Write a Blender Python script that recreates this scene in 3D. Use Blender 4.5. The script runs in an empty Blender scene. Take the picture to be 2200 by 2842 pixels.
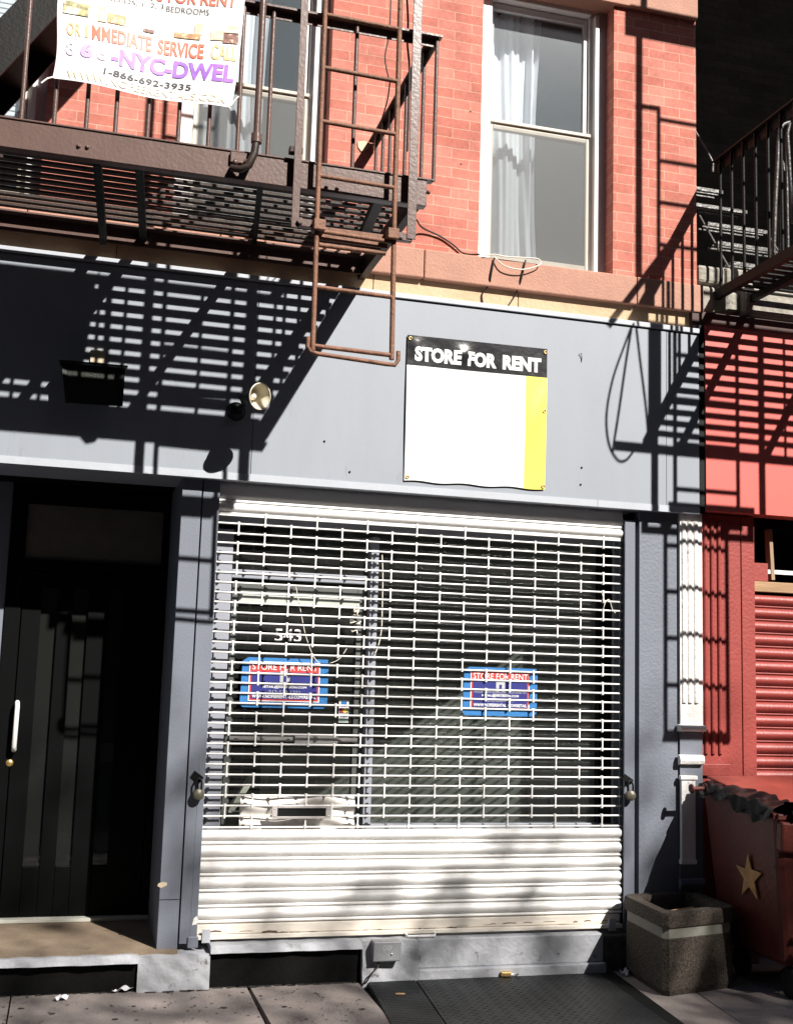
import bpy, bmesh, math, random
from mathutils import Vector, Matrix
random.seed(7)
K = 1.15                      # layout units -> metres
R = math.radians
sc = bpy.context.scene
col = sc.collection

# ------------------------------------------------------------------ camera, sky, sun, exposure
CM = Matrix(((0.9628217, 0.2618307, -0.0664755), (-0.2683933, 0.9551079, -0.1254350), (0.0306485, 0.1386131, 0.9898722)))  # columns: right, forward, up
F = 3244.0
CAM = Vector((0, -5.998, 1.52))
camd = bpy.data.cameras.new('camera'); cam = bpy.data.objects.new('camera', camd); col.objects.link(cam)
rt, fw, up = CM.col[0], CM.col[1], CM.col[2]
cam.matrix_world = Matrix(((rt[0], up[0], -fw[0], CAM[0]*K), (rt[1], up[1], -fw[1], CAM[1]*K), (rt[2], up[2], -fw[2], CAM[2]*K), (0, 0, 0, 1)))
camd.sensor_fit = 'VERTICAL'; camd.sensor_height = 24; camd.lens = F/2842*24; camd.clip_end = 500; camd.clip_start = .05
sc.camera = cam
SUN = Vector((.508, -1, .946)).normalized()
w = bpy.data.worlds.new("World"); sc.world = w; w.use_nodes = True
nt = w.node_tree; bg = nt.nodes['Background']
sky = nt.nodes.new('ShaderNodeTexSky'); sky.sky_type = 'NISHITA'; sky.sun_disc = False
sky.sun_elevation = math.asin(SUN.z); sky.sun_rotation = math.atan2(SUN.x, SUN.y)
nt.links.new(sky.outputs[0], bg.inputs[0]); bg.inputs[1].default_value = .05
sl = bpy.data.lights.new('sun', 'SUN'); sl.energy = 5; sl.angle = R(.53); sl.color = (1, .95, .88)
so = bpy.data.objects.new('sun', sl); col.objects.link(so); so.rotation_euler = SUN.to_track_quat('Z', 'Y').to_euler(); so.location = (8, -10, 14)
sc.view_settings.view_transform = 'Standard'; sc.view_settings.look = 'None'; sc.view_settings.exposure = .88; sc.view_settings.gamma = 1

# ------------------------------------------------------------------ a place's point seen at a photo pixel, on a known plane
def ray(px, py): return CM @ Vector(((px-1100)/F, 1, -(py-1421)/F))
def P(px, py, y):
    d = ray(px, py); t = (y-CAM.y)/d.y; return Vector((d.x*t, y, CAM.z+d.z*t))
def G(px, py, z=0.0):
    d = ray(px, py); t = (z-CAM.z)/d.z; return Vector((d.x*t, CAM.y+d.y*t, z))

# ------------------------------------------------------------------ materials
MATS = {}
def mat(name, c, rough=.6, var=.12, vscale=6, bump=.0, bscale=60, metal=0, spec=.5, dirt=None, dscale=3, dth=.6, aniso=None):
    if name in MATS: return MATS[name]
    m = bpy.data.materials.new(name); m.use_nodes = True; n = m.node_tree.nodes; l = m.node_tree.links
    b = n['Principled BSDF']; b.inputs['Roughness'].default_value = rough; b.inputs['Metallic'].default_value = metal
    b.inputs['Specular IOR Level'].default_value = spec
    tc = n.new('ShaderNodeTexCoord'); src = tc.outputs['Object']
    if aniso:
        mp = n.new('ShaderNodeMapping'); mp.inputs['Scale'].default_value = aniso; l.new(src, mp.inputs[0]); src = mp.outputs[0]
    nz = n.new('ShaderNodeTexNoise'); nz.inputs['Scale'].default_value = vscale; nz.inputs['Detail'].default_value = 8; nz.inputs['Roughness'].default_value = .65
    l.new(src, nz.inputs['Vector'])
    rp = n.new('ShaderNodeValToRGB'); rp.color_ramp.elements[0].position = .3; rp.color_ramp.elements[1].position = .7
    rp.color_ramp.elements[0].color = tuple(max(0, x*(1-var)) for x in c)+(1,)
    rp.color_ramp.elements[1].color = tuple(min(1, x*(1+var)) for x in c)+(1,)
    l.new(nz.outputs['Fac'], rp.inputs[0]); out = rp.outputs[0]
    if dirt:
        n2 = n.new('ShaderNodeTexNoise'); n2.inputs['Scale'].default_value = dscale; n2.inputs['Detail'].default_value = 12; n2.inputs['Roughness'].default_value = .75
        l.new(src, n2.inputs['Vector'])
        r2 = n.new('ShaderNodeValToRGB'); r2.color_ramp.elements[0].position = dth; r2.color_ramp.elements[1].position = dth+.06
        l.new(n2.outputs['Fac'], r2.inputs[0])
        mx = n.new('ShaderNodeMix'); mx.data_type = 'RGBA'; l.new(r2.outputs[0], mx.inputs[0]); l.new(out, mx.inputs[6]); mx.inputs[7].default_value = tuple(dirt)+(1,)
        out = mx.outputs[2]
    l.new(out, b.inputs['Base Color'])
    if bump:
        n3 = n.new('ShaderNodeTexNoise'); n3.inputs['Scale'].default_value = bscale; n3.inputs['Detail'].default_value = 4; l.new(src, n3.inputs['Vector'])
        bp = n.new('ShaderNodeBump'); bp.inputs['Strength'].default_value = bump; bp.inputs['Distance'].default_value = .01
        l.new(n3.outputs['Fac'], bp.inputs['Height']); l.new(bp.outputs[0], b.inputs['Normal'])
    MATS[name] = m; return m

def brick_mat(name, c1, c2, mortar, bump=.6, grime=.5, spec=.2):
    m = bpy.data.materials.new(name); m.use_nodes = True; n = m.node_tree.nodes; l = m.node_tree.links; b = n['Principled BSDF']
    b.inputs['Roughness'].default_value = .85; b.inputs['Specular IOR Level'].default_value = spec
    tc = n.new('ShaderNodeTexCoord'); sp = n.new('ShaderNodeSeparateXYZ'); cb = n.new('ShaderNodeCombineXYZ')
    l.new(tc.outputs['Object'], sp.inputs[0])
    wob = n.new('ShaderNodeTexNoise'); wob.inputs['Scale'].default_value = 7; wob.inputs['Detail'].default_value = 4; l.new(tc.outputs['Object'], wob.inputs['Vector'])
    wm = n.new('ShaderNodeMath'); wm.operation = 'MULTIPLY_ADD'; wm.inputs[1].default_value = .012; wm.inputs[2].default_value = -.006; l.new(wob.outputs['Fac'], wm.inputs[0])
    az = n.new('ShaderNodeMath'); az.operation = 'ADD'; l.new(sp.outputs['Z'], az.inputs[0]); l.new(wm.outputs[0], az.inputs[1])
    ax = n.new('ShaderNodeMath'); ax.operation = 'ADD'; l.new(sp.outputs['X'], ax.inputs[0]); l.new(sp.outputs['Y'], ax.inputs[1])
    ax2 = n.new('ShaderNodeMath'); ax2.operation = 'ADD'; l.new(ax.outputs[0], ax2.inputs[0]); l.new(wm.outputs[0], ax2.inputs[1])
    l.new(ax2.outputs[0], cb.inputs[0]); l.new(az.outputs[0], cb.inputs[1])
    br = n.new('ShaderNodeTexBrick'); br.inputs['Scale'].default_value = 1; br.inputs['Brick Width'].default_value = .205*K; br.inputs['Row Height'].default_value = .0592*K
    br.inputs['Mortar Size'].default_value = .0032; br.inputs['Mortar Smooth'].default_value = .35; br.inputs['Bias'].default_value = -.1
    br.offset = .5; br.squash = 1
    br.inputs['Color1'].default_value = tuple(c1)+(1,); br.inputs['Color2'].default_value = tuple(c2)+(1,); br.inputs['Mortar'].default_value = tuple(mortar)+(1,)
    l.new(cb.outputs[0], br.inputs['Vector'])
    nz = n.new('ShaderNodeTexNoise'); nz.inputs['Scale'].default_value = 2.3; nz.inputs['Detail'].default_value = 10; nz.inputs['Roughness'].default_value = .7; l.new(tc.outputs['Object'], nz.inputs['Vector'])
    rp = n.new('ShaderNodeValToRGB'); rp.color_ramp.elements[0].position = .35; rp.color_ramp.elements[1].position = .62
    g = 1-grime*.5; rp.color_ramp.elements[0].color = (g, g*.98, g*.96, 1); rp.color_ramp.elements[1].color = (1.08, 1.08, 1.08, 1); l.new(nz.outputs['Fac'], rp.inputs[0])
    mx = n.new('ShaderNodeMix'); mx.data_type = 'RGBA'; mx.blend_type = 'MULTIPLY'; mx.inputs[0].default_value = 1; l.new(br.outputs['Color'], mx.inputs[6]); l.new(rp.outputs[0], mx.inputs[7])
    n4 = n.new('ShaderNodeTexNoise'); n4.inputs['Scale'].default_value = 40; n4.inputs['Detail'].default_value = 6; l.new(tc.outputs['Object'], n4.inputs['Vector'])
    r4 = n.new('ShaderNodeValToRGB'); r4.color_ramp.elements[0].position = .2; r4.color_ramp.elements[0].color = (.8, .8, .8, 1); r4.color_ramp.elements[1].color = (1.15, 1.15, 1.15, 1); l.new(n4.outputs['Fac'], r4.inputs[0])
    m2 = n.new('ShaderNodeMix'); m2.data_type = 'RGBA'; m2.blend_type = 'MULTIPLY'; m2.inputs[0].default_value = 1; l.new(mx.outputs[2], m2.inputs[6]); l.new(r4.outputs[0], m2.inputs[7])
    l.new(m2.outputs[2], b.inputs['Base Color'])
    iv = n.new('ShaderNodeMath'); iv.operation = 'MULTIPLY_ADD'; iv.inputs[1].default_value = -1; l.new(br.outputs['Fac'], iv.inputs[0])
    sc4 = n.new('ShaderNodeMath'); sc4.operation = 'MULTIPLY'; sc4.inputs[1].default_value = .35; l.new(n4.outputs['Fac'], sc4.inputs[0]); l.new(sc4.outputs[0], iv.inputs[2])
    bp = n.new('ShaderNodeBump'); bp.inputs['Strength'].default_value = bump; bp.inputs['Distance'].default_value = .006; l.new(iv.outputs[0], bp.inputs['Height']); l.new(bp.outputs[0], b.inputs['Normal'])
    MATS[name] = m; return m

def glass_mat(name, tint=(.9, .95, .95), ior=1.5, rough=.0, film=0, filmc=(.5, .5, .5)):
    m = bpy.data.materials.new(name); m.use_nodes = True; n = m.node_tree.nodes; l = m.node_tree.links; n.remove(n['Principled BSDF']); o = n['Material Output']
    tr = n.new('ShaderNodeBsdfTransparent'); tr.inputs[0].default_value = tuple(tint)+(1,); gl = n.new('ShaderNodeBsdfGlossy'); gl.inputs['Roughness'].default_value = rough; gl.inputs['Color'].default_value = (1, 1, 1, 1)
    lw = n.new('ShaderNodeLayerWeight'); lw.inputs['Blend'].default_value = .5; pw = n.new('ShaderNodeMath'); pw.operation = 'POWER'; pw.inputs[1].default_value = 5; l.new(lw.outputs['Facing'], pw.inputs[0])
    f0 = ((ior-1)/(ior+1))**2; fr = n.new('ShaderNodeMath'); fr.operation = 'MULTIPLY_ADD'; fr.inputs[1].default_value = 1-f0; fr.inputs[2].default_value = f0; l.new(pw.outputs[0], fr.inputs[0])
    tc = n.new('ShaderNodeTexCoord'); nz = n.new('ShaderNodeTexNoise'); nz.inputs['Scale'].default_value = 1.6; bp = n.new('ShaderNodeBump'); bp.inputs['Strength'].default_value = .12; bp.inputs['Distance'].default_value = .01
    l.new(tc.outputs['Object'], nz.inputs['Vector']); l.new(nz.outputs['Fac'], bp.inputs['Height']); l.new(bp.outputs[0], gl.inputs['Normal'])
    mu = n.new('ShaderNodeMath'); mu.operation = 'MULTIPLY'; mu.inputs[1].default_value = 1.7; mu.use_clamp = True; l.new(fr.outputs[0], mu.inputs[0])
    mx = n.new('ShaderNodeMixShader'); l.new(mu.outputs[0], mx.inputs[0]); l.new(tr.outputs[0], mx.inputs[1]); l.new(gl.outputs[0], mx.inputs[2]); last = mx.outputs[0]
    if film:
        df = n.new('ShaderNodeBsdfDiffuse'); df.inputs[0].default_value = tuple(filmc)+(1,); m2 = n.new('ShaderNodeMixShader'); m2.inputs[0].default_value = film
        l.new(last, m2.inputs[1]); l.new(df.outputs[0], m2.inputs[2]); last = m2.outputs[0]
    l.new(last, o.inputs[0]); MATS[name] = m; return m

GRAY = mat('grey_paint', (.155, .172, .21), .55, .05, 3, .12, 90, dirt=(.13, .142, .17), dscale=2.2, dth=.64)
GRAYROUGH = mat('grey_paint_textured', (.158, .176, .214), .55, .06, 3, .3, 60)
GRAYDARK = mat('grey_paint_door', (.0018, .0024, .0024), .5, .08, 4, .05, spec=.10)
FASC = mat('fascia_grey', (.262, .287, .328), .5, .05, 2.2, .06, 120, dirt=(.225, .245, .285), dscale=2.5, dth=.60, aniso=(1.6, 1, .3))
CAP = mat('cap_grey', (.40, .425, .47), .5, .06, 5, .1, 70)
BASE = mat('base_paint', (.36, .37, .40), .7, .14, 9, .6, 30, dirt=(.10, .09, .085), dscale=11, dth=.60)
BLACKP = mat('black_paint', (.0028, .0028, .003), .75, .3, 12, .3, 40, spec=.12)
WHITE = mat('white_shutter_paint', (.84, .83, .815), .4, .03, 5, .15, 90, dirt=(.62, .57, .5), dscale=5, dth=.68)
WHITEB = mat('white_bottom_bar', (.76, .70, .62), .5, .08, 6, .4, 30, dirt=(.22, .15, .1), dscale=7, dth=.64, aniso=(.5, 1, 2))
WHITEP = mat('white_pilaster_paint', (.82, .80, .78), .5, .05, 8, .5, 40, dirt=(.42, .43, .46), dscale=14, dth=.61)
WROD = mat('white_rod', (.80, .79, .77), .35, .05, 20)
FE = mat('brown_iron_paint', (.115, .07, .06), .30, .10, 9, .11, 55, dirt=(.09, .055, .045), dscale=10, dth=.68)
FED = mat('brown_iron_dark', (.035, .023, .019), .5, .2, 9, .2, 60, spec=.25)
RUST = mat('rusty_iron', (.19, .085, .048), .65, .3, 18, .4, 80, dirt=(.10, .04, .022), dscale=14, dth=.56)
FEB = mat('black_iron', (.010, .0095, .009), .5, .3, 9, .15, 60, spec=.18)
STONE = mat('brownstone', (.42, .225, .165), .85, .10, 5, .4, 60, dirt=(.34, .2, .15), dscale=3, dth=.63)
TAN = mat('tan_stone', (.52, .37, .235), .85, .12, 7, .5, 40, dirt=(.42, .28, .18), dscale=6, dth=.62)
GRANITE = mat('ledge_stone', (.30, .28, .24), .85, .35, 9, 1, 25, dirt=(.08, .075, .07), dscale=8, dth=.6)
BRICK = brick_mat('red_brick', (.62, .235, .185), (.50, .165, .125), (.64, .38, .285), .36)
BRICKD = brick_mat('black_brick', (.0036, .0032, .003), (.0026, .0024, .0022), (.003, .0028, .0026), .6, .5, 0)
BRICKO = brick_mat('opposite_brick', (.10, .05, .035), (.075, .04, .03), (.10, .08, .07))
WFRAME = mat('white_frame', (.80, .80, .80), .4, .03, 6, .1)
GFRAME = mat('shaded_white_frame', (.42, .40, .44), .5, .06, 6, .1)
WOODF = mat('beige_frame', (.55, .50, .42), .5, .1, 6, .1)
CURT = mat('curtain_cloth', (.72, .72, .77), .9, .08, 4, .1)
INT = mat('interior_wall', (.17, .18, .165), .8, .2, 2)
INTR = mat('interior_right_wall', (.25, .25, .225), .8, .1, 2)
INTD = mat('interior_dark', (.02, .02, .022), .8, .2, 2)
CONC = mat('concrete', (.225, .192, .178), .85, .22, 3.2, .5, 55, dirt=(.085, .075, .07), dscale=9, dth=.63)
SLAB = mat('door_slab', (.22, .165, .115), .85, .2, 4, .5, 40, dirt=(.12, .095, .07), dscale=3, dth=.6)
ASPH = mat('asphalt', (.05, .05, .05), .9, .2, 10, .4, 80)
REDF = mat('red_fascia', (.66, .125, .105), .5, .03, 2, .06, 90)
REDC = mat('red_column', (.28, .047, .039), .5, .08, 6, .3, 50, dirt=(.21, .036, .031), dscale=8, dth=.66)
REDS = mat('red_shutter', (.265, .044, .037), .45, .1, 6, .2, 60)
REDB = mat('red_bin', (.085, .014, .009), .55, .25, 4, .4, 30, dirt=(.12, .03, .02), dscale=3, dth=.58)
GOLD = mat('gold_paint', (.45, .26, .10), .6, .25, 20, .4, 60)
BAG = mat('black_bag', (.004, .004, .005), .32, .2, 10, .2, 18, spec=.16)
RUBBER = mat('black_rubber', (.012, .012, .012), .7, .2, 10)
STEEL = mat('steel', (.55, .54, .52), .35, .1, 20, .1, 80, metal=.9)
BRONZE = mat('aged_lock', (.13, .12, .09), .45, .2, 30, .3, 60, metal=.3)
BRASS = mat('brass', (.72, .50, .2), .35, .15, 30, .1, 80, metal=.85)
BLK = mat('black_metal', (.008, .009, .009), .5, .2, 10, .1, spec=.2)
LENS = mat('flood_lens', (.016, .018, .015), .4, .1, 30, .2, 120, spec=.2)
CREAM = mat('cream_reflector', (.70, .64, .50), .4, .06, 6)
BULB = mat('bulb_glass', (.75, .72, .65), .15, .05, 6)
VINYL = mat('white_vinyl', (.84, .84, .84), .3, .012, 3, .05, 20)
VBLACK = mat('black_vinyl', (.018, .018, .021), .26, .25, 6, .5, 9)
YEL = mat('yellow_vinyl', (.82, .74, .13), .3, .04, 4, .1, 10)
TXW = mat('white_lettering', (.82, .82, .82), .4, .02, 3)
TXK = mat('black_lettering', (.04, .04, .05), .5, .6, 26)
TXR = mat('red_lettering', (.72, .13, .07), .5, .25, 9)
TXO = mat('orange_glare_faded_lettering', (.80, .48, .24), .5, .12, 9)  # paled orange: the glare washing out the print is in the colour
TXP = mat('purple_lettering', (.32, .13, .55), .5, .3, 9)
TXL = mat('lilac_lettering', (.60, .40, .78), .5, .12, 9)
TXV = mat('glare_faded_lilac_lettering', (.72, .60, .83), .5, .08, 9)  # lilac lightened for fading and glare on the banner
TXF = mat('glare_faded_lettering', (.80, .66, .50), .5, .08, 9)  # pale print: fading and sun glare put into the letter colour
PIC1 = mat('picture_garden', (.40, .36, .16), .6, .8, 30, dirt=(.84, .82, .72), dscale=16, dth=.47)
PIC2 = mat('picture_room', (.52, .27, .12), .6, .6, 22, dirt=(.82, .64, .42), dscale=20, dth=.52)
PIC3 = mat('picture_room_light', (.76, .55, .36), .6, .4, 24, dirt=(.85, .82, .74), dscale=18, dth=.50)
PIC4 = mat('picture_dark', (.20, .09, .07), .6, .8, 28, dirt=(.78, .62, .45), dscale=22, dth=.54)
TAPE = mat('blue_tape', (.018, .15, .40), .6, .08, 14, .3, 60)
PRED = mat('poster_red', (.60, .045, .04), .5, .05, 8)
PBLUE = mat('poster_blue', (.016, .022, .17), .5, .1, 8)
PWHITE = mat('poster_white', (.75, .75, .75), .5, .03, 8)
LGREY = mat('logo_grey', (.42, .42, .45), .5, .1, 30)
PAPER = mat('paper', (.80, .80, .84), .8, .1, 12, .4, 30)
PLAST = mat('plastic_sheet', (.66, .63, .60), .4, .05, 8, .3, 12)
WOOD = mat('plywood', (.36, .22, .12), .75, .25, 5, .3, 40, aniso=(.3, 1, 4))
PALE = mat('pale_board', (.55, .55, .48), .7, .1, 5)
AGG = mat('exposed_aggregate', (.06, .048, .037), .9, .8, 75, 1.0, 90, dirt=(.17, .135, .10), dscale=85, dth=.58)
BAND = mat('planter_band', (.24, .235, .20), .85, .12, 20, .3, 60)
SOIL = mat('soil', (.03, .022, .016), .95, .4, 20, 1, 30)
CARD = mat('cardboard', (.34, .21, .10), .8, .1, 10)
HATCH = mat('steel_plate', (.014, .0165, .0185), .5, .2, 7, .3, 40, metal=.4, dirt=(.045, .045, .043), dscale=5, dth=.6)
WIRE = mat('dark_wire', (.02, .014, .012), .6, .1, 10)
WIREW = mat('white_wire', (.70, .66, .58), .5, .05, 10)
BARK = mat('bark', (.07, .05, .035), .9, .3, 8, .6, 20)
LEAF = mat('leaf', (.07, .11, .03), .6, .3, 3)
RUSTP = mat('rusted_corner', (.09, .085, .075), .8, .5, 14, .8, 30, dirt=(.34, .35, .36), dscale=12, dth=.6)
GUM = mat('gum', (.03, .027, .025), .8, .2, 20)
SCREENG = mat('mesh_screen_frame', (.50, .45, .40), .5, .05, 6)
GLASS = glass_mat('window_glass', (.9, .95, .95), 1.5, .14, .15, (.36, .45, .52)); GLASSS = glass_mat('store_glass', (.82, .86, .84), 1.5, .0, .03, (.4, .42, .4))  # window film: dirt haze plus bluish reflection mixed into the glass colour
SCREEN = glass_mat('insect_screen', (.95, .95, .95), 1.2, .3, .36, (.24, .245, .24))
TAPEC = mat('lime_putty', (.6, .5, .36), .9, .1, 20)

# ------------------------------------------------------------------ mesh builder
ORG = {}
class MB:
    def __init__(s): s.v = []; s.f = []; s.m = []; s.sm = []
    def add(s, vs, fs, mi=0, smooth=False):
        o = len(s.v); s.v += [Vector(v) for v in vs]
        for f in fs: s.f.append([i+o for i in f]); s.m.append(mi); s.sm.append(smooth)
        return s
    def box(s, x0, x1, y0, y1, z0, z1, mi=0):
        v = [(x0, y0, z0), (x1, y0, z0), (x1, y1, z0), (x0, y1, z0), (x0, y0, z1), (x1, y0, z1), (x1, y1, z1), (x0, y1, z1)]
        return s.add(v, [(0, 3, 2, 1), (4, 5, 6, 7), (0, 1, 5, 4), (1, 2, 6, 5), (2, 3, 7, 6), (3, 0, 4, 7)], mi)
    def hexa(s, v, mi=0): return s.add(v, [(0, 3, 2, 1), (4, 5, 6, 7), (0, 1, 5, 4), (1, 2, 6, 5), (2, 3, 7, 6), (3, 0, 4, 7)], mi)
    def bar(s, a, b, w, h, upv=(0, 0, 1), mi=0):
        a = Vector(a); b = Vector(b); d = (b-a).normalized(); u = Vector(upv); sd = d.cross(u).normalized(); u = sd.cross(d).normalized()
        q = [a-sd*w/2-u*h/2, a+sd*w/2-u*h/2, b+sd*w/2-u*h/2, b-sd*w/2-u*h/2, a-sd*w/2+u*h/2, a+sd*w/2+u*h/2, b+sd*w/2+u*h/2, b-sd*w/2+u*h/2]
        return s.hexa(q, mi)
    def tube(s, path, r, n=8, mi=0, caps=True):
        path = [Vector(p) for p in path]; rings = []; prev = None
        for i, p in enumerate(path):
            d = (path[min(i+1, len(path)-1)]-path[max(i-1, 0)]).normalized()
            if prev is None:
                a = Vector((0, 0, 1)) if abs(d.z) < .9 else Vector((1, 0, 0)); u = d.cross(a).normalized()
            else: u = (prev-d*prev.dot(d)).normalized()
            prev = u; vv = d.cross(u)
            rr = r[i] if isinstance(r, (list, tuple)) else r
            rings.append([p+(u*math.cos(2*math.pi*k/n)+vv*math.sin(2*math.pi*k/n))*rr for k in range(n)])
        vs = [q for g in rings for q in g]; fs = []
        for i in range(len(path)-1):
            for k in range(n): fs.append((i*n+k, i*n+(k+1) % n, (i+1)*n+(k+1) % n, (i+1)*n+k))
        s.add(vs, fs, mi, True)
        if caps: s.add(rings[0], [tuple(range(n))[::-1]], mi); s.add(rings[-1], [tuple(range(n))], mi)
        return s
    def prism(s, poly, x0, x1, mi=0, smooth=False):      # poly in (y, z), swept along x
        n = len(poly); vs = [(x0, y, z) for y, z in poly]+[(x1, y, z) for y, z in poly]
        s.add(vs, [(i, (i+1) % n, n+(i+1) % n, n+i) for i in range(n)], mi, smooth)
        s.add(vs[:n], [tuple(range(n))[::-1]], mi); s.add(vs[n:], [tuple(range(n))], mi); return s
    def prismz(s, poly, z0, z1, mi=0, smooth=False):
        n = len(poly); vs = [(x, y, z0) for x, y in poly]+[(x, y, z1) for x, y in poly]
        s.add(vs, [(i, (i+1) % n, n+(i+1) % n, n+i) for i in range(n)], mi, smooth)
        s.add(vs[:n], [tuple(range(n))[::-1]], mi); s.add(vs[n:], [tuple(range(n))], mi); return s
    def prismy(s, poly, y0, y1, mi=0):
        n = len(poly); vs = [(x, y0, z) for x, z in poly]+[(x, y1, z) for x, z in poly]
        s.add(vs, [(i, (i+1) % n, n+(i+1) % n, n+i) for i in range(n)], mi)
        s.add(vs[:n], [tuple(range(n))], mi); s.add(vs[n:], [tuple(range(n))[::-1]], mi); return s
    def lathe(s, prof, o, ax, n=24, mi=0, smooth=True):
        o = Vector(o); ax = Vector(ax).normalized(); a = Vector((0, 0, 1)) if abs(ax.z) < .9 else Vector((1, 0, 0)); u = ax.cross(a).normalized(); v = ax.cross(u)
        vs = [o+ax*h+(u*math.cos(2*math.pi*k/n)+v*math.sin(2*math.pi*k/n))*r for r, h in prof for k in range(n)]
        fs = [(i*n+k, i*n+(k+1) % n, (i+1)*n+(k+1) % n, (i+1)*n+k) for i in range(len(prof)-1) for k in range(n)]
        return s.add(vs, fs, mi, smooth)
    def grid(s, fn, nu, nv, mi=0, smooth=True):
        vs = [fn(i/nu, j/nv) for j in range(nv+1) for i in range(nu+1)]
        return s.add(vs, [(j*(nu+1)+i, j*(nu+1)+i+1, (j+1)*(nu+1)+i+1, (j+1)*(nu+1)+i) for j in range(nv) for i in range(nu)], mi, smooth)
    def build(s, name, mats, parent=None, bevel=0, at=None):
        if not isinstance(mats, (list, tuple)): mats = [mats]
        me = bpy.data.meshes.new(name)
        if parent is not None: org = ORG[parent.name]
        elif at is not None: org = Vector(at)
        else:
            lo = [min(v[i] for v in s.v) for i in range(3)]; hi = [max(v[i] for v in s.v) for i in range(3)]
            org = Vector(((lo[0]+hi[0])/2, (lo[1]+hi[1])/2, lo[2]))
        me.from_pydata([(v-org)*K for v in s.v], [], s.f); me.update()
        for m in mats: me.materials.append(m)
        for p, mi, sm in zip(me.polygons, s.m, s.sm): p.material_index = mi; p.use_smooth = sm
        bm = bmesh.new(); bm.from_mesh(me); bmesh.ops.recalc_face_normals(bm, faces=bm.faces); bm.to_mesh(me); bm.free()
        o = bpy.data.objects.new(name, me); col.objects.link(o)
        if parent is not None: o.parent = parent
        else: o.location = org*K
        ORG[o.name] = org
        if bevel:
            b = o.modifiers.new('bevel', 'BEVEL'); b.width = bevel*K; b.segments = 2; b.limit_method = 'ANGLE'; b.angle_limit = R(40)
        return o
def tag(o, label, cat, group=None):
    o['label'] = label; o['category'] = cat
    if group: o['group'] = group
    return o
def thing(name, at, label, cat, group=None):
    e = bpy.data.objects.new(name, None); col.objects.link(e); e.location = Vector(at)*K; e.empty_display_size = .1; ORG[e.name] = Vector(at)
    return tag(e, label, cat, group)
def struct(o): o['kind'] = 'structure'; return o
def box(*a): return MB().box(*a)

def lettering(txt, quad, m, parent, bold=0, name='lettering', bend=None, y=None, squash=None):
    """flat letters filling x0..x1, z0..z1 on a plane facing the street; quad = (x0, x1, z0, z1, y)"""
    cu = bpy.data.curves.new('t', 'FONT'); cu.body = txt; cu.offset = bold; cu.resolution_u = 3
    t = bpy.data.objects.new('t', cu); col.objects.link(t); bpy.context.view_layer.update()
    me = bpy.data.meshes.new_from_object(t.evaluated_get(bpy.context.evaluated_depsgraph_get())); bpy.data.objects.remove(t); bpy.data.curves.remove(cu)
    xs = [v.co.x for v in me.vertices]; ys = [v.co.y for v in me.vertices]; x0, x1, z0, z1, yy = quad
    a, b, c, d = min(xs), max(xs), min(ys), max(ys); mb = MB()
    vs = []
    for v in me.vertices:
        X = x0+(v.co.x-a)/(b-a)*(x1-x0); Z = z0+(v.co.y-c)/(d-c)*(z1-z0); p = Vector((X, yy, Z)); vs.append(bend(p) if bend else p)
    mb.add(vs, [list(p.vertices) for p in me.polygons]); bpy.data.meshes.remove(me)
    return mb.build(name, m, parent)

# ================================================================== SETTING
def slab(name, poly, z, m):
    return struct(MB().add([(x, y, z) for x, y in poly], [tuple(range(len(poly)))]).build(name, m, at=(0, 0, 0)))
slab('ground', [(-60, -60), (60, -60), (60, 60), (-60, 60)], -.18, ASPH)
slab('road', [(-60, -14), (60, -14), (60, -4.2), (-60, -4.2)], -.15, ASPH)
HL = [G(1010, 2718), G(1079, 2842), G(1700, 2700), G(1880, 2842)]
sw = MB()                                                     # concrete flags with open joints
def flag(pts): 
    c = sum((Vector((p[0], p[1], 0)) for p in pts), Vector())/len(pts); q = [Vector((p[0], p[1], 0)) for p in pts]
    q = [v+(c-v).normalized()*.008 for v in q]
    n = len(q); sw.add(q+[v+Vector((0, 0, -.15)) for v in q], [tuple(range(n))]+[(i, (i+1) % n, n+(i+1) % n, n+i) for i in range(n)])
XS = [-9, -6.3, -4.1, -2.55, -1.25, -.15, .955, 1.51]
for i in range(len(XS)-1): flag([(XS[i], -1.35), (XS[i+1]-.03*(i > 4), -1.35), (XS[i+1], .6), (XS[i], .6)])
for i in range(len(XS)-1): flag([(XS[i], -4.1), (XS[i+1], -4.1), (XS[i+1]-.03*(i > 4), -1.35), (XS[i], -1.35)])
flag([(1.51, -4.1), (2.72, -4.1), (2.72, -1.35), (1.48, -1.35)])
flag([(2.72, -1.35), (3.02, -1.35), (3.19, -.05), (3.19, .6), (2.9, .6), (2.89, -.05)])
flag([(3.02, -1.35), (4.4, -1.35), (4.4, .6), (3.19, .6), (3.19, -.05)]); flag([(2.72, -4.1), (4.4, -4.1), (4.4, -1.35), (2.72, -1.35)])
for x in (4.4, 5.8, 7.2): flag([(x, -4.1), (x+1.4, -4.1), (x+1.4, -1.35), (x, -1.35)]); flag([(x, -1.35), (x+1.4, -1.35), (x+1.4, .6), (x, .6)])
struct(sw.build('sidewalk', CONC, at=(0, 0, 0)))
struct(box(-60, 60, -4.2, -4.1, -.2, 0).build('kerb', CONC, at=(0, 0, 0)))
struct(box(-60, 60, -17.5, -14, -.2, 0).build('pavement', CONC, at=(0, 0, 0)))
slab('soil_bed', [(-9, -4.1), (8.6, -4.1), (8.6, .6), (-9, .6)], -.03, GUM)

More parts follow.
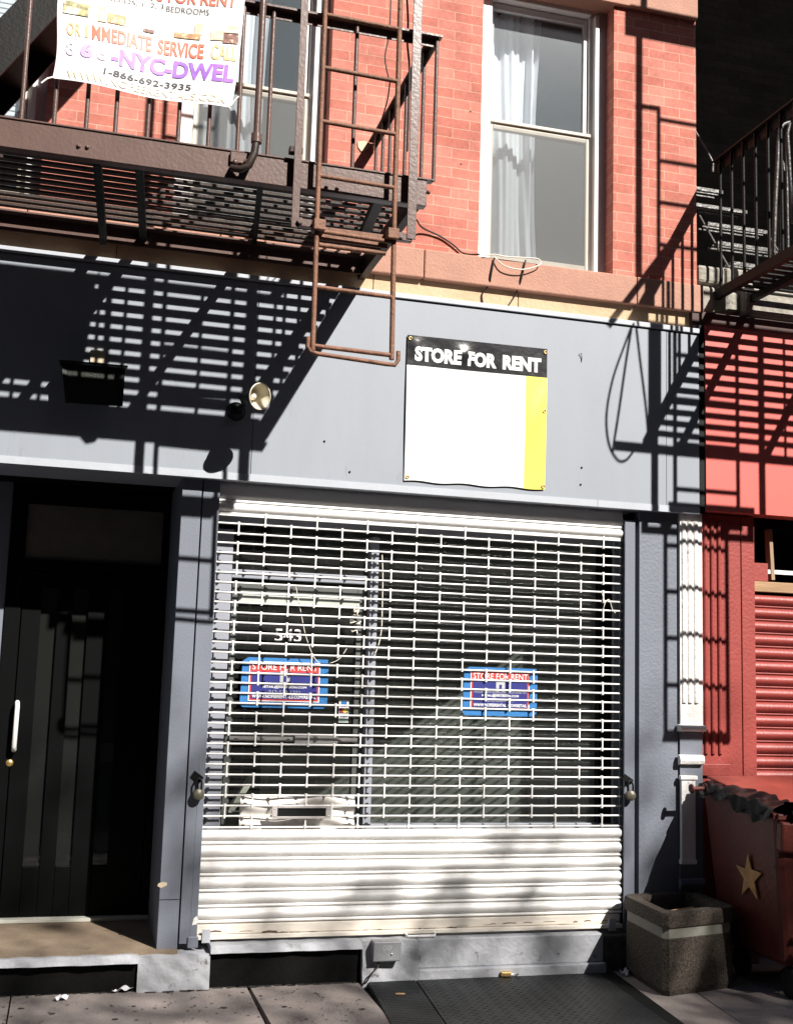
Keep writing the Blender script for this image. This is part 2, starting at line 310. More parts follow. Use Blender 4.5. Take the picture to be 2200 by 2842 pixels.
# opposite side of the street: it blocks low sky light and stands in the reflections
for i, (x0, x1, h) in enumerate(((-46, -30, 27), (-30, -16, 33), (-16, -5, 30), (-5, 6.6, 31), (6.6, 14.3, 13.2), (14.3, 22, 12.6), (22, 34, 30), (34, 46, 33), (46, 60, 28))):
    t = thing('row_house', ((x0+x1)/2, -17.5, 0), 'brick row house across the street, behind the viewer', 'building', 'row houses across the street')
    box(x0+.01, x1-.01, -25, -17.5, 0, h).build('wall', BRICKO, t)
    for r in range(int(h//3.2)):
        n = int((x1-x0)//2.3)
        for k in range(n):
            xc = x0+(k+.5)*(x1-x0)/n; f = box(xc-.5, xc+.5, -17.53, -17.44, 1.2+r*3.1, 3+r*3.1).build('window', BLK, t)
    box(x0, x1, -17.5, -17.1, h, h+.35).build('cornice', BRICKO, t)
def tree(x, y, h, rx, ry, n, seed):
    rnd = random.Random(seed); t = thing('street_tree', (x, y, 0), 'unseen leafy street tree behind the viewer, set there for its shade', 'tree', 'street trees across the road')
    tr = MB(); tr.tube([(x, y, 0), (x+.1, y, h*.3), (x, y+.1, h*.55), (x, y, h*.8)], [.22, .17, .12, .04], 10)
    for k in range(14):
        a = k*2.4; z = h*(.42+.03*k); tr.tube([(x, y, z), (x+math.cos(a)*rx*.5, y+math.sin(a)*ry*.5, z+.8), (x+math.cos(a)*rx*.85, y+math.sin(a)*ry*.85, z+1.1)], [.04, .022, .008], 6)
    tr.build('trunk', BARK, t); lf = MB(); cz = h*.62; rz = h*.38
    for k in range(n):
        while True:
            u, v, q = [rnd.uniform(-1, 1) for _ in range(3)]
            if abs(u)**2.6+abs(v)**2.6+abs(q)**4 < 1: break
        c = Vector((x+u*rx, y+v*ry, cz+q*rz)); a = Vector((rnd.gauss(0, 1), rnd.gauss(0, 1), rnd.gauss(0, 1))).normalized(); b = a.orthogonal().normalized(); e = a.cross(b); s = rnd.uniform(.032, .056)
        lf.add([c-b*s*1.5, c+e*s, c+b*s*1.5, c-e*s], [(0, 1, 2, 3)])
    lf.build('crown', LEAF, t)
TREES = [(3.4, -13, 13.7, 2.3, 1.5, 6600, 1), (7.0, -13.1, 13.75, 2.4, 1.5, 6800, 2), (10.2, -13.3, 13.6, 2.2, 1.5, 6800, 3), (11.05, -12.2, 11.8, 2.75, 1.6, 40000, 4)]  # unseen; the last crown is packed dense to shade bin and planter
for a in TREES: tree(*a)

# ================================================================== BRICK BUILDING
BX0, BX1 = -1.6, 3.452
bld = thing('brick_building', (1.4, .3, 0), 'red brick walk-up with white sash windows over a grey painted shopfront', 'building')
WIN = [(-1.05, -.30), (.372, 1.19), (2.075, 2.905)]
WZ0, WZ1 = 3.875, 5.585
def wallpiece(mb, xs, zs, holes, y0, y1):
    for i in range(len(xs)-1):
        for j in range(len(zs)-1):
            c = ((xs[i]+xs[i+1])/2, (zs[j]+zs[j+1])/2)
            if any(h[0] < c[0] < h[1] and h[2] < c[1] < h[3] for h in holes): continue
            mb.box(xs[i], xs[i+1], y0, y1, zs[j], zs[j+1])
mb = MB(); xs = [BX0]+[x for wn in WIN for x in wn]+[BX1]
for i in range(0, len(xs), 2): mb.box(xs[i], xs[i+1], 0, .3, WZ0-.02, 5.56)
mb.box(BX0, BX1, 0, .3, 5.75, 8.2)
mb.build('brick_wall', BRICK, bld)
box(BX0, BX1, -.03, .3, 5.56, 5.75).build('lintel_course', STONE, bld, .004)
p = P(1008, 402, 0); q_ = [(-.035, .012), (-.03, -.02), (-.012, -.042), (.014, -.03), (.03, -.012), (.034, .014), (.008, .022)]
MB().prismy([(p.x+a_, p.z+b_) for a_, b_ in q_], -.006, .002).build('plaster_patch', TAPEC, bld)
for px, py in ((1305, 309), (1778, 344), (1775, 398), (1279, 455)):
    p = P(px, py, 0); MB().prismy([(p.x-.006, p.z), (p.x-.001, p.z-.006), (p.x+.006, p.z-.001), (p.x+.002, p.z+.004)], -.002, .002).build('nail_hole', BLK, bld)
# brownstone string course with joints and the tan stone course under it
for a, b in ((BX0, -.35), (-.346, .62), (.624, 1.741), (1.745, 3.03), (3.034, BX1+.012)):
    box(a, b, -.06, .3, 3.69, 3.858).build('sill_stone', STONE, bld, .008)
for a, b in ((BX0, .1), (.104, 1.465), (1.469, 2.31), (2.314, BX1)):
    box(a, b, -.0225, .3, 3.5, 3.69).build('stone_course', TAN, bld, .003)
box(BX0, BX1, .32, .34, 3.3, 8.2).build('inner_wall', INTD, bld)
for q in bld.children:
    if q.name.startswith('inner_wall'): bpy.data.objects.remove(q)
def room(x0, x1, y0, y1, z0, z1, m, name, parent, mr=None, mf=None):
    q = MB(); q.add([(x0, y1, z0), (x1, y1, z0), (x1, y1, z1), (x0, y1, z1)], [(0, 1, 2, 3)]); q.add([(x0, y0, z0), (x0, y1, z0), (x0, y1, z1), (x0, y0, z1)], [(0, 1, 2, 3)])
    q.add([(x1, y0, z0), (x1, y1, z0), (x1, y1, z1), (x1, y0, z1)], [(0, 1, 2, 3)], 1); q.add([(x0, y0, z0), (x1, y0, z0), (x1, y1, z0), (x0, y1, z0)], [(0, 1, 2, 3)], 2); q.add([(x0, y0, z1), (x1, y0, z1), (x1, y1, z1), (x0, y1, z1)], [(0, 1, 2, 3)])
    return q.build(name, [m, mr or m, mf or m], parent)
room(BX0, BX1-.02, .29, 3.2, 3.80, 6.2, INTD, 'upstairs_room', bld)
def sash_window(x0, x1, mrail, curtain, screen, blind=False):
    t = bld
    fr = MB(); y0, y1 = .10, .17; fl = .05
    fr.box(x0+.001, x0+.085, y0-.02, y1, WZ0, WZ1); fr.box(x1-.10, x1-.055, y0+.03, y1, WZ0, WZ1); fr.box(x0+.075, x1-.10, y0, y1, WZ1-.05, WZ1); fr.box(x0+.075, x1-.10, y0-.02, y1, WZ0, WZ0+.03)
    f = fr.build('window_frame', WFRAME, t, .004)
    st = MB(); st.box(x1-.078, x1-.056, y0-.012, y0+.029, WZ0, WZ1-.051); st.build('stop_bead', WFRAME, f)
    jb = MB(); jb.box(x1-.055, x1-.002, y0+.004, y1, WZ0, WZ1); jb.build('jamb_liner', GFRAME, f)  # grey holds the brick edge's shade on the white jamb
    a, b = x0+.09, x1-.104
    lo = MB(); yl = .118; lo.box(a, a+.028, yl, yl+.03, WZ0+.035, mrail); lo.box(b-.02, b, yl, yl+.03, WZ0+.035, mrail); lo.box(a+.028, b-.02, yl, yl+.03, WZ0+.035, WZ0+.075); lo.box(a-.005, b+.008, yl-.012, yl+.03, mrail, mrail+.02)
    lo.box(a+.028, b-.02, yl, yl+.03, mrail-.035, mrail)
    ls = lo.build('lower_sash', WOODF, t, .003)
    upm = MB(); yu = .15; upm.box(a, a+.03, yu+.001, yu+.03, mrail, WZ1-.055); upm.box(b-.025, b, yu, yu+.03, mrail, WZ1-.055); upm.box(a+.03, b-.025, yu, yu+.03, WZ1-.095, WZ1-.055)
    us = upm.build('upper_sash', WFRAME, t, .003)
    MB().add([(a+.028, yl+.015, WZ0+.07), (b-.02, yl+.015, WZ0+.07), (b-.02, yl+.015, mrail-.03), (a+.028, yl+.015, mrail-.03)], [(0, 1, 2, 3)]).build('pane', GLASS, ls)
    MB().add([(a+.03, yu+.015, mrail), (b-.025, yu+.015, mrail), (b-.025, yu+.015, WZ1-.09), (a+.03, yu+.015, WZ1-.09)], [(0, 1, 2, 3)]).build('pane', GLASS, us)
    if screen: MB().add([(a+.02, yl-.004, WZ0+.04), (b-.01, yl-.004, WZ0+.04), (b-.01, yl-.004, mrail-.012), (a+.02, yl-.004, mrail-.012)], [(0, 1, 2, 3)]).build('insect_screen', SCREEN, ls)
    if curtain:
        c0, c1 = curtain
        def cf(u, v):
            x = c0+(c1-c0)*u; k = (1-.25*v*(1-v)*2*(u-.3)); z = WZ0+.02+(WZ1-WZ0-.05)*v
            return Vector((c0+(x-c0)*k, .27+.026*math.sin(u*23+2.2*math.sin(u*6)+.9*math.sin(v*4+u*3))+.009*math.sin(u*53+v*4)+.010*math.sin(v*5+u*8), z))
        MB().grid(cf, 60, 12).build('curtain', CURT, t)
    if blind:
        bl = MB(); z = WZ0+.1
        while z < WZ1-.1: bl.box(x0+.11, x1-.13, .2, .215, z, z+.022); z += .03
        bl.build('slat_blind', CURT, t)
sash_window(*WIN[0], 4.64, None, False, True)
sash_window(*WIN[1], 4.72, (WIN[1][0]+.12, WIN[1][0]+.52), True)
sash_window(*WIN[2], 4.752, (WIN[2][0]+.09, WIN[2][0]+.47), True)

# shopfront
PY = -.04                                                    # face of the piers
ROOFZ = 2.47
def seam_x(px, py, y): return P(px, py, y).x
xg = .605                                                     # joint on the left pier
box(.502, xg-.004, PY, .6, .16, 2.50).build('pier', GRAY, bld, .003)
box(3.058, 3.30, PY, .14, 0, 2.5).build('pier', GRAYROUGH, bld, .003)
box(-1.6, -.95, PY, .7, 0, 2.5).build('pier', GRAY, bld, .003); box(-.95, -.346, .612, .7, .16, 2.5).build('side_panel', GRAY, bld, .003)
p = P(455, 2455, PY); MB().add([(p.x-.03, PY-.0015, p.z-.006), (p.x-.012, PY-.0015, p.z-.016), (p.x+.014, PY-.0015, p.z-.004), (p.x+.016, PY-.0015, p.z+.008), (p.x-.006, PY-.0015, p.z+.013), (p.x-.026, PY-.0015, p.z+.006)], [(0, 1, 2, 3, 4, 5)]).build('chipped_patch', TAPEC, bld)
p = P(460, 2497, PY); box(.503, xg-.005, PY-.0012, PY+.002, p.z-.0015, p.z+.0015).build('sheet_seam', BLK, bld)
# fascia
fy = -.10
fa = MB(); fa.box(-1.6, .835, fy, .3, 2.485, 3.535); fa.box(.8375, 3.195, fy, .3, 2.485, 3.535); fa.box(3.1975, 3.405, fy+.001, .3, 2.485, 3.535)
fsc = fa.build('fascia_board', FASC, bld, .0015)
tr = MB(); tr.box(-1.6, .80, fy-.003, fy+.02, 2.483, 2.52); tr.box(.803, 2.77, fy-.004, fy+.02, 2.483, 2.52); tr.box(2.773, 3.405, fy-.003, fy+.02, 2.483, 2.52); tr.build('bottom_trim', CAP, fsc)
cp = MB(); cp.box(-1.6, 3.405, fy-.012, .0, 3.543, 3.572); cp.build('top_cap', CAP, fsc, .003)
for px, py in ((1613, 1298), (1610, 1345), (970, 1310), (1395, 970), (900, 1225)):
    p = P(px, py, fy); MB().lathe([(.001, -.004), (.006, -.003), (.006, .002)], (p.x, p.y, p.z), (0, 1, 0), 8).build('screw_hole', BLK, fsc)
p = P(1611, 985, fy); MB().tube([(p.x-.012, fy-.004, p.z+.002), (p.x-.002, fy-.012, p.z+.006), (p.x+.004, fy-.004, p.z-.02), (p.x+.002, fy-.003, p.z-.04)], .0022, 5).build('hook', BLK, fsc)
p = P(272, 992, fy); box(p.x-.035, p.x+.035, fy-.012, fy-.001, p.z-.03, p.z+.035).build('patch_plate', TAPEC, fsc)
# fascia underside, dark soffit above door and shutter
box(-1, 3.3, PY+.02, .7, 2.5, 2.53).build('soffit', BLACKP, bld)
# door recess
DY = .60
ed = MB(); ed.box(-.345, .502, DY, DY+.05, 2.385, 2.5); ed.box(-.345, -.262, DY, DY+.05, .2, 2.385); ed.box(.462, .502, DY, DY+.05, .2, 2.385); ed.box(-.262, .462, DY, DY+.05, 2.03, 2.085)
de = ed.build('door_frame', GRAYDARK, bld, .003)
MB().add([(-.262, DY+.02, 2.085), (.462, DY+.02, 2.085), (.462, DY+.02, 2.385), (-.262, DY+.02, 2.385)], [(0, 1, 2, 3)]).build('transom_panel', mat('transom_board', (.13, .12, .105), .6, .15, 8), de)
dr = MB(); d0, d1 = -.258, .458; dy = DY+.008
st_ = [(d0, d0+.10), (d0+.185, d0+.265), (d0+.345, d0+.455), (d0+.53, d1)]
for a, b in st_: dr.box(a, b, dy, dy+.045, .215, 2.02)
pans = [(st_[i][1], st_[i+1][0]) for i in range(3)]
for a, b in pans: dr.box(a, b, dy, dy+.045, .215, .47); dr.box(a, b, dy, dy+.045, 1.93, 2.02)
dd = dr.build('entrance_door', GRAYDARK, bld, .004)
for a, b in pans: MB().add([(a, dy+.02, .47), (b, dy+.02, .47), (b, dy+.02, 1.93), (a, dy+.02, 1.93)], [(0, 1, 2, 3)]).build('glass_panel', GLASSS, dd)
ph = P(48, 1960, DY); pb = P(37, 2080, DY)
MB().tube([(ph.x, dy, ph.z+.02), (ph.x+.002, dy-.05, ph.z+.02), (ph.x+.004, dy-.06, ph.z), (pb.x+.006, dy-.06, pb.z+.02), (pb.x+.006, dy-.05, pb.z), (pb.x+.006, dy, pb.z)], .0125, 10).build('handle', mat('handle_glare_white', (.7, .7, .68), .3, .05, 10), dd)  # white colour stands in for sun glare on the metal handle
pl = P(27, 2118, DY-.01); MB().lathe([(.0, -.014), (.016, -.014), (.020, -.008), (.020, .02)], (pl.x, dy, pl.z), (0, 1, 0), 18).build('lock_cylinder', BRASS, dd)
room(-.9, .51, DY+.04, 3, .18, 2.6, INTD, 'hallway', bld)
box(-.95, .50, DY-.05, DY+.05, .195, .212).build('threshold', PALE, bld, .002)
sb = MB(); sb.add([(-1.6, -.10, .175), (.60, -.085, .178), (.60, DY+.06, .196), (-1.6, DY+.06, .196), (-1.6, -.06, -.05), (.60, -.05, -.05), (.60, DY+.06, -.05), (-1.6, DY+.06, -.05)], [(0, 1, 2, 3), (0, 4, 5, 1), (1, 5, 6, 2)])
sb.build('door_step', SLAB, bld)
# base under door and shutter: grey render, black painted vents
bs = MB()
def wav(x0, x1, y, z0, z1, n, amp=.005):
    n *= 5; j = lambda x, z: amp*(math.sin(x*23)+.6*math.sin(x*57+z*60)+.5*math.sin(z*90+x*31))
    def fr_(u, v):
        x = x0+(x1-x0)*u; z = z0+(z1-z0)*v; return Vector((x, y-.014*(1-v)+j(x, z), z+(amp*.6*math.sin(x*41) if v > .99 else 0)))
    bs.grid(fr_, n, 10)
    bs.grid(lambda u, v: Vector((x0+(x1-x0)*u, (y+j(x0+(x1-x0)*u, z1)) if v == 0 else .15, z1+amp*.6*math.sin((x0+(x1-x0)*u)*41))), n, 1)
    for x in (x0, x1): bs.add([(x, y, z0), (x, .15, z0), (x, .15, z1), (x, y, z1)], [(0, 1, 2, 3)])
    bs.add([(x0, y, z0), (x1, y, z0), (x1, .15, z0), (x0, .15, z0)], [(0, 1, 2, 3)])
wav(-1.6, .415, -.115, .135, .172, 20, .003); wav(.415, .755, -.10, -.02, .165, 10, .004); wav(.755, 1.51, -.10, .165, .20, 12, .003); wav(1.51, 1.80, -.105, -.02, .20, 8, .004)
bs.build('shopfront_base', BASE, bld)
box(-1.6, .415, -.085, .1, -.02, .136).build('vent_panel', BLACKP, bld); box(.755, 1.51, -.078, .1, -.02, .166).build('vent_panel', BLACKP, bld)
pl = MB(); pl.box(1.803, 2.83, -.085, .15, .055, .198); pl.box(1.80, 2.835, -.115, .15, -.02, .055); pl.build('stone_sill_block', BASE, bld, .006)
box(2.836, 3.05, -.06, .14, -.02, .185).build('corner_block', RUSTP, bld, .012)
# shop door, glazing and the room behind
SY = .15
jm = MB(); jm.box(.62, .80, SY+.0, SY+.06, .2, 2.26); jm.box(2.985, 3.06, .13, SY+.05, .2, 2.5)
jm.box(.62, 2.98, SY, SY+.06, 2.3, 2.5); jm.box(1.545, 1.588, SY-.03, SY+.06, .2, 2.262); jm.box(.80, 1.545, SY+.001, SY+.06, 2.005, 2.05); jm.box(1.588, 2.985, SY+.001, SY+.06, .58, .74)
sf = jm.build('shop_frame', mat('shop_frame_grey', (.27, .285, .33), .5, .06, 6, .1), bld, .003); box(2.905, 2.984, SY+.002, SY+.05, .74, 2.3).build('window_jamb', BLK, bld)
sd = MB(); sd.box(.81, .845, SY+.03, SY+.07, .62, 1.985); sd.box(1.49, 1.535, SY+.03, SY+.07, .62, 1.985); sd.box(.845, 1.49, SY+.03, SY+.07, 1.93, 1.985); sd.box(.845, 1.49, SY+.03, SY+.07, .60, .80)
shd = sd.build('shop_door', mat('shop_door_metal', (.16, .17, .165), .35, .1, 8, metal=.5), bld, .003)
MB().add([(.845, SY+.05, .8), (1.49, SY+.05, .8), (1.49, SY+.05, 1.93), (.845, SY+.05, 1.93)], [(0, 1, 2, 3)]).build('door_pane', GLASSS, shd)
pbm = MB(); z = P(800, 2052, SY).z; pbm.box(.83, 1.51, SY+.005, SY+.025, z-.012, z+.012); pbm.box(1.17, 1.40, SY-.01, SY+.025, z-.025, z+.025); pbm.build('push_bar', STEEL, shd)
bx = MB(); z = P(760, 1660, SY).z; bx.box(.845, 1.5, SY+.02, SY+.05, z-.03, z+.03); bx.build('closer_rail', mat('closer', (.45, .48, .45), .4, .1, 6), shd)
MB().add([(1.588, SY+.03, .74), (2.985, SY+.03, .74), (2.985, SY+.03, 2.3), (1.588, SY+.03, 2.3)], [(0, 1, 2, 3)]).build('display_window', GLASSS, bld)
MB().add([(.8, SY+.03, 2.05), (1.545, SY+.03, 2.05), (1.545, SY+.03, 2.3), (.8, SY+.03, 2.3)], [(0, 1, 2, 3)]).build('fanlight', GLASSS, bld)
room(.64, 2.98, SY+.055, 4.2, .2, 2.7, INTD, 'shop_room', bld, INTR, mat('shop_floor', (.40, .38, .33), .6, .15, 3))  # room's light put into colours: floor and right wall lighter, the rest near-black
MB().add([(2.97, SY+.14, .2), (1.3, 2.0, .2), (1.3, 2.0, 2.7), (2.97, SY+.14, 2.7)], [(0, 1, 2, 3)]).build('light_catch_panel', mat('light_catch_grey', (.22, .235, .215), .9, .1, 2, aniso=(1, 1, 3)), bld)  # slanted wall added to catch daylight as a grey gradient
n543 = [P(764, 1757, SY+.04), P(836, 1785, SY+.04)]
lettering('543', (n543[0].x, n543[1].x, n543[1].z+.005, n543[0].z+.025, SY+.045), TXW, shd, .01, 'house_number')

# ------------------------------------------------------------------ engaged pilaster between the shops
pil = thing('pilaster', (3.37, -.05, 0), 'cast iron pilaster, white fluted shaft over grey panelled foot', 'pilaster')
QY = -.06
s_ = MB(); s_.box(3.302, 3.441, QY, .14, 1.27, 2.5)
for xc, zt in ((3.325, 2.36), (3.362, 2.36), (3.402, 2.36)):
    pr = [(xc+.0145*math.cos(a), QY-.0105*math.sin(a)) for a in [math.pi*k/8 for k in range(9)]]
    s_.prismz(pr, 1.42, 2.44, 0, True)
s_.build('shaft', WHITEP, pil)
b_ = MB(); b_.prism([(QY+.01, 1.30), (QY-.03, 1.295), (QY-.038, 1.28), (QY-.03, 1.265), (QY+.01, 1.262)], 3.285, 3.443); b_.build('ledge', WHITEP, pil, .003)
box(3.302, 3.441, QY+.006, .14, 0, 1.262).build('foot', GRAY, pil)
MB().prism([(QY+.005, 1.135), (QY-.02, 1.13), (QY-.028, 1.105), (QY-.02, 1.085), (QY+.005, 1.08)], 3.288, 3.437).build('moulding', WHITEP, pil, .003)
pn = MB(); pn.box(3.298, 3.385, QY-.016, QY+.005, .565, 1.02); pn.box(3.290, 3.395, QY-.024, QY+.005, 1.0, 1.022); pn.box(3.290, 3.388, QY-.026, QY+.005, .548, .572)
pn.build('raised_panel', WHITEP, pil, .004)
MB().prism([(QY+.005, .47), (QY-.022, .468), (QY-.028, .445), (QY-.02, .425), (QY+.005, .42)], 3.29, 3.437).build('moulding', GRAY, pil, .003)
box(3.29, 3.438, QY-.012, QY+.005, .02, .38).build('plinth', GRAY, pil, .004)

# ------------------------------------------------------------------ roll-down shutter
PIT = .0508; ZR0 = 1.52+.7525
rs = thing('roll_shutter', (1.84, 0, .2), 'white roll-down security grille closed over the empty shop, solid slats below', 'shutter')
XL, XR = .693, 2.972
links = []
for r in range(31):
    z = ZR0-r*PIT-(.004 if r == 30 else 0)
    MB().tube([(XL-.015, 0, z), (XR+.0, 0, z)], .0049, 8).build('rod', WROD, rs)
box(XL-.01, XR, -.006, .006, ZR0+PIT-.012, ZR0+PIT+.006).build('rod', WROD, rs)
LP = 5.3846*PIT; XA = 18.4944*PIT
allk = []
for r in range(-1, 30):
    for k in range(9):
        x = XA+k*LP-(LP/2 if r % 2 == 0 else 0)
        if XL+.03 < x < XR-.02: allk.append((x, ZR0-r*PIT))
slotx = (1.03, 1.355)
def linkmb(mb, x, z):
    mb.box(x-.0035, x+.0035, -.0105, -.0065, z-PIT-.010, z+.010); mb.tube([(x-.006, 0, z), (x+.006, 0, z)], .0105, 10); mb.tube([(x-.006, 0, z-PIT), (x+.006, 0, z-PIT)], .0105, 10)
allk.sort(key=lambda a: a[0]*1.0+abs(a[1]-1.52)*.3)
lkm = MB(); linkmb(lkm, 0, 0)
lm0 = None
for x, z in allk[:100]:
    if lm0 is None:
        lm0 = MB(); linkmb(lm0, x, z); lm0 = lm0.build('link', WROD, rs); base = (x, z)
    else:
        c = lm0.copy(); col.objects.link(c); c.parent = rs; c.location = Vector((x-base[0], 0, z-base[1]))*K
rest = MB()
for x, z in allk[100:]: linkmb(rest, x, z)
ro = rest.build('link_mass', WROD, rs); ro['kind'] = 'stuff'
# hood slat above the rods
def slatprof(z0, h, d=.024, n=10):
    fr = [(-d*math.sin(math.pi*(.06+.94*k/n))**.8 if k < n else -.002, z0+h-h*k/n) for k in range(n+1)]
    fr = [(-.004, z0+h)]+[(-.004-d*math.sin(math.pi*k/n)**.7, z0+h-h*k/n) for k in range(1, n)]+[(-.004, z0)]
    return fr+[(.006, z0), (.006, z0+h)]
MB().prism(slatprof(ZR0+PIT+.008, .048, .018), XL-.01, XR-.004, 0, True).build('slat', WHITE, rs)
box(XL-.01, XR, -.012, .006, ZR0+PIT+.060, ZR0+PIT+.072).build('slat_joint', WHITE, rs, .003)
coil = MB(); coil.prism([(.14+.155*math.cos(a), ZR0+PIT+.20+.155*math.sin(a)*1.0) for a in [math.pi*(1.02+.34*k/10)-.9 for k in range(0)]]or [(-.01, ZR0+PIT+.075), (-.012, ZR0+PIT+.10), (.0, ZR0+PIT+.15), (.03, ZR0+PIT+.2), (.1, ZR0+PIT+.23), (.12, ZR0+PIT+.075)], XL-.01, XR, 0, True)
coil.build('coil', WHITE, rs)
ZS = [2297, 2339.7, 2384.3, 2427.4, 2471.8, 2515.3, 2558.4]
zz = [P(560-2.4*i, v, 0).z for i, v in enumerate(ZS)]
for i in range(6):
    top = zz[i]-.011; bot = zz[i+1]+.011
    MB().prism(slatprof(bot, top-bot, .020), XL-.018, XR-.008, 0, True).build('slat', WHITE, rs)
    MB().prism([(-.004+.0-.011*math.sin(math.pi*k/6), zz[i+1]+.0085-.017*k/6) for k in range(7)]+[(.006, zz[i+1]-.0085), (.006, zz[i+1]+.0085)], XL-.02, XR, 0, True).build('slat_joint', WHITE, rs)
zb = P(548, 2605, 0).z
bb = MB(); bb.box(XL-.02, XR-.012, -.016, .006, zb+.022, zz[6]-.012); bb.box(XL-.02, XR-.005, -.036, .01, zb, zb+.020)
bo = bb.build('bottom_bar', WHITEB, rs, .003)
ch = MB(); rnd = random.Random(5); x = XL+.06
while x < XR-.06:
    d_ = rnd.uniform(.02, .09); zc_ = zb+.026+.010*math.sin(x*3.1)+rnd.uniform(-.004, .004); h_ = rnd.uniform(.0015, .007)
    ch.add([(x, -.0172, zc_-h_), (x+d_*.5, -.0172, zc_-h_*.4), (x+d_, -.0172, zc_-h_*.8), (x+d_*.9, -.0172, zc_+h_*.5), (x+d_*.45, -.0172, zc_+h_), (x+d_*.1, -.0172, zc_+h_*.3)], [tuple(range(6))]); x += d_*rnd.uniform(.8, 2.4)
ch.build('peeling_edge', mat('rust_scab', (.12, .07, .045), .9, .5, 30), bo)
for x in (XL+.045, XR-.07): box(x-.02, x+.02, -.044, -.036, zb-.012, zb+.05).build('stop_clip', CAP, bo)
hx = P(1165, 2588, -.04); MB().tube([(hx.x-.08, -.03, hx.z), (hx.x-.07, -.065, hx.z-.012), (hx.x+.075, -.065, hx.z-.012), (hx.x+.08, -.03, hx.z)], .007, 8).build('pull_handle', WHITE, bo)
# guide rails
gl_ = MB(); gl_.box(xg+.004, XL, -.038, -.024, .20, 2.5); gl_.box(xg+.004, XL, .02, .034, .2, 2.5); gl_.box(xg+.004, xg+.03, -.024, .02, .2, 2.5); gl_.box(xg+.055, xg+.062, -.0395, -.038, .2, 1.1)
g1 = gl_.build('guide_rail', GRAY, rs, .002)
gr = MB(); gr.box(XR, 3.035, -.036, -.022, .2, 2.43); gr.box(XR, 3.035, .02, .034, .2, 2.43); gr.box(3.012, 3.035, -.022, .02, .2, 2.43); gr.build('guide_rail', GRAY, rs, .002)
box(3.036, 3.057, .03, .14, .16, 2.5).build('rail_backing', BLK, rs)
box(.648, .70, -.05, -.039, .18, .235).build('rail_shoe', GRAY, rs, .006)
sl = [P(755, 2236, -.012), P(918, 2272, -.012)]
ms = MB(); x0, x1, z1, z0 = sl[0].x, sl[1].x, sl[0].z, sl[1].z; a, b = .028, .012
ms.box(x0, x0+a, -.02, -.011, z0, z1); ms.box(x1-a, x1, -.02, -.011, z0, z1); ms.box(x0+a, x1-a, -.0195, -.011, z0, z0+b); ms.box(x0+a, x1-a, -.0195, -.011, z1-b, z1)
mo = ms.build('mail_slot', mat('slot_plate', (.40, .37, .36), .5, .1, 30, .2, 60), rs, .002)
box(x0+a, x1-a, -.012, -.0105, z0+b, z1-b).build('slot_opening', BLK, mo)
for cx_, cz_ in ((x0+.014, z0+.014), (x0+.014, z1-.014), (x1-.014, z0+.014), (x1-.014, z1-.014)): MB().lathe([(0, -.003), (.003, -.0025), (.0045, 0)], (cx_, -.02, cz_), (0, 1, 0), 8).build('rivet', STEEL, mo)
p = P(543, 2556, -.039); MB().add([(p.x-.016, -.0405, p.z-.02), (p.x+.006, -.0405, p.z-.016), (p.x+.014, -.0405, p.z+.004), (p.x+.004, -.0405, p.z+.024), (p.x-.01, -.0405, p.z+.012)], [tuple(range(5))]).build('paint_splash', WHITEP, g1)
# padlocks on both rails
def padlock(px, py, y, label, tilt):
    p = P(px, py, y); t = thing('padlock', (p.x, y, p.z-.04), label, 'padlock', 'padlocks hanging on the shutter rails')
    MB().lathe([(0, -.014), (.024, -.014), (.028, -.008), (.028, .008), (.024, .014), (0, .014)], (p.x, y-.03, p.z), (tilt, 1, 0), 20).build('body', BRONZE, t)
    MB().tube([(p.x-.014, y-.03, p.z+.022), (p.x-.015, y-.03, p.z+.06), (p.x-.006, y-.028, p.z+.078), (p.x+.008, y-.026, p.z+.074), (p.x+.014, y-.03, p.z+.055), (p.x+.014, y-.03, p.z+.024)], .0055, 8).build('shackle', BLK, t)
    MB().bar((p.x-.03, y-.004, p.z+.10), (p.x+.016, y-.012, p.z+.068), .012, .03).build('hasp', BLK, t)
padlock(549, 2203, -.04, 'round bronze padlock on the left rail of the white shutter', -.1)
padlock(1742, 2206, -.036, 'round greenish padlock on the right rail, above the planter', .25)

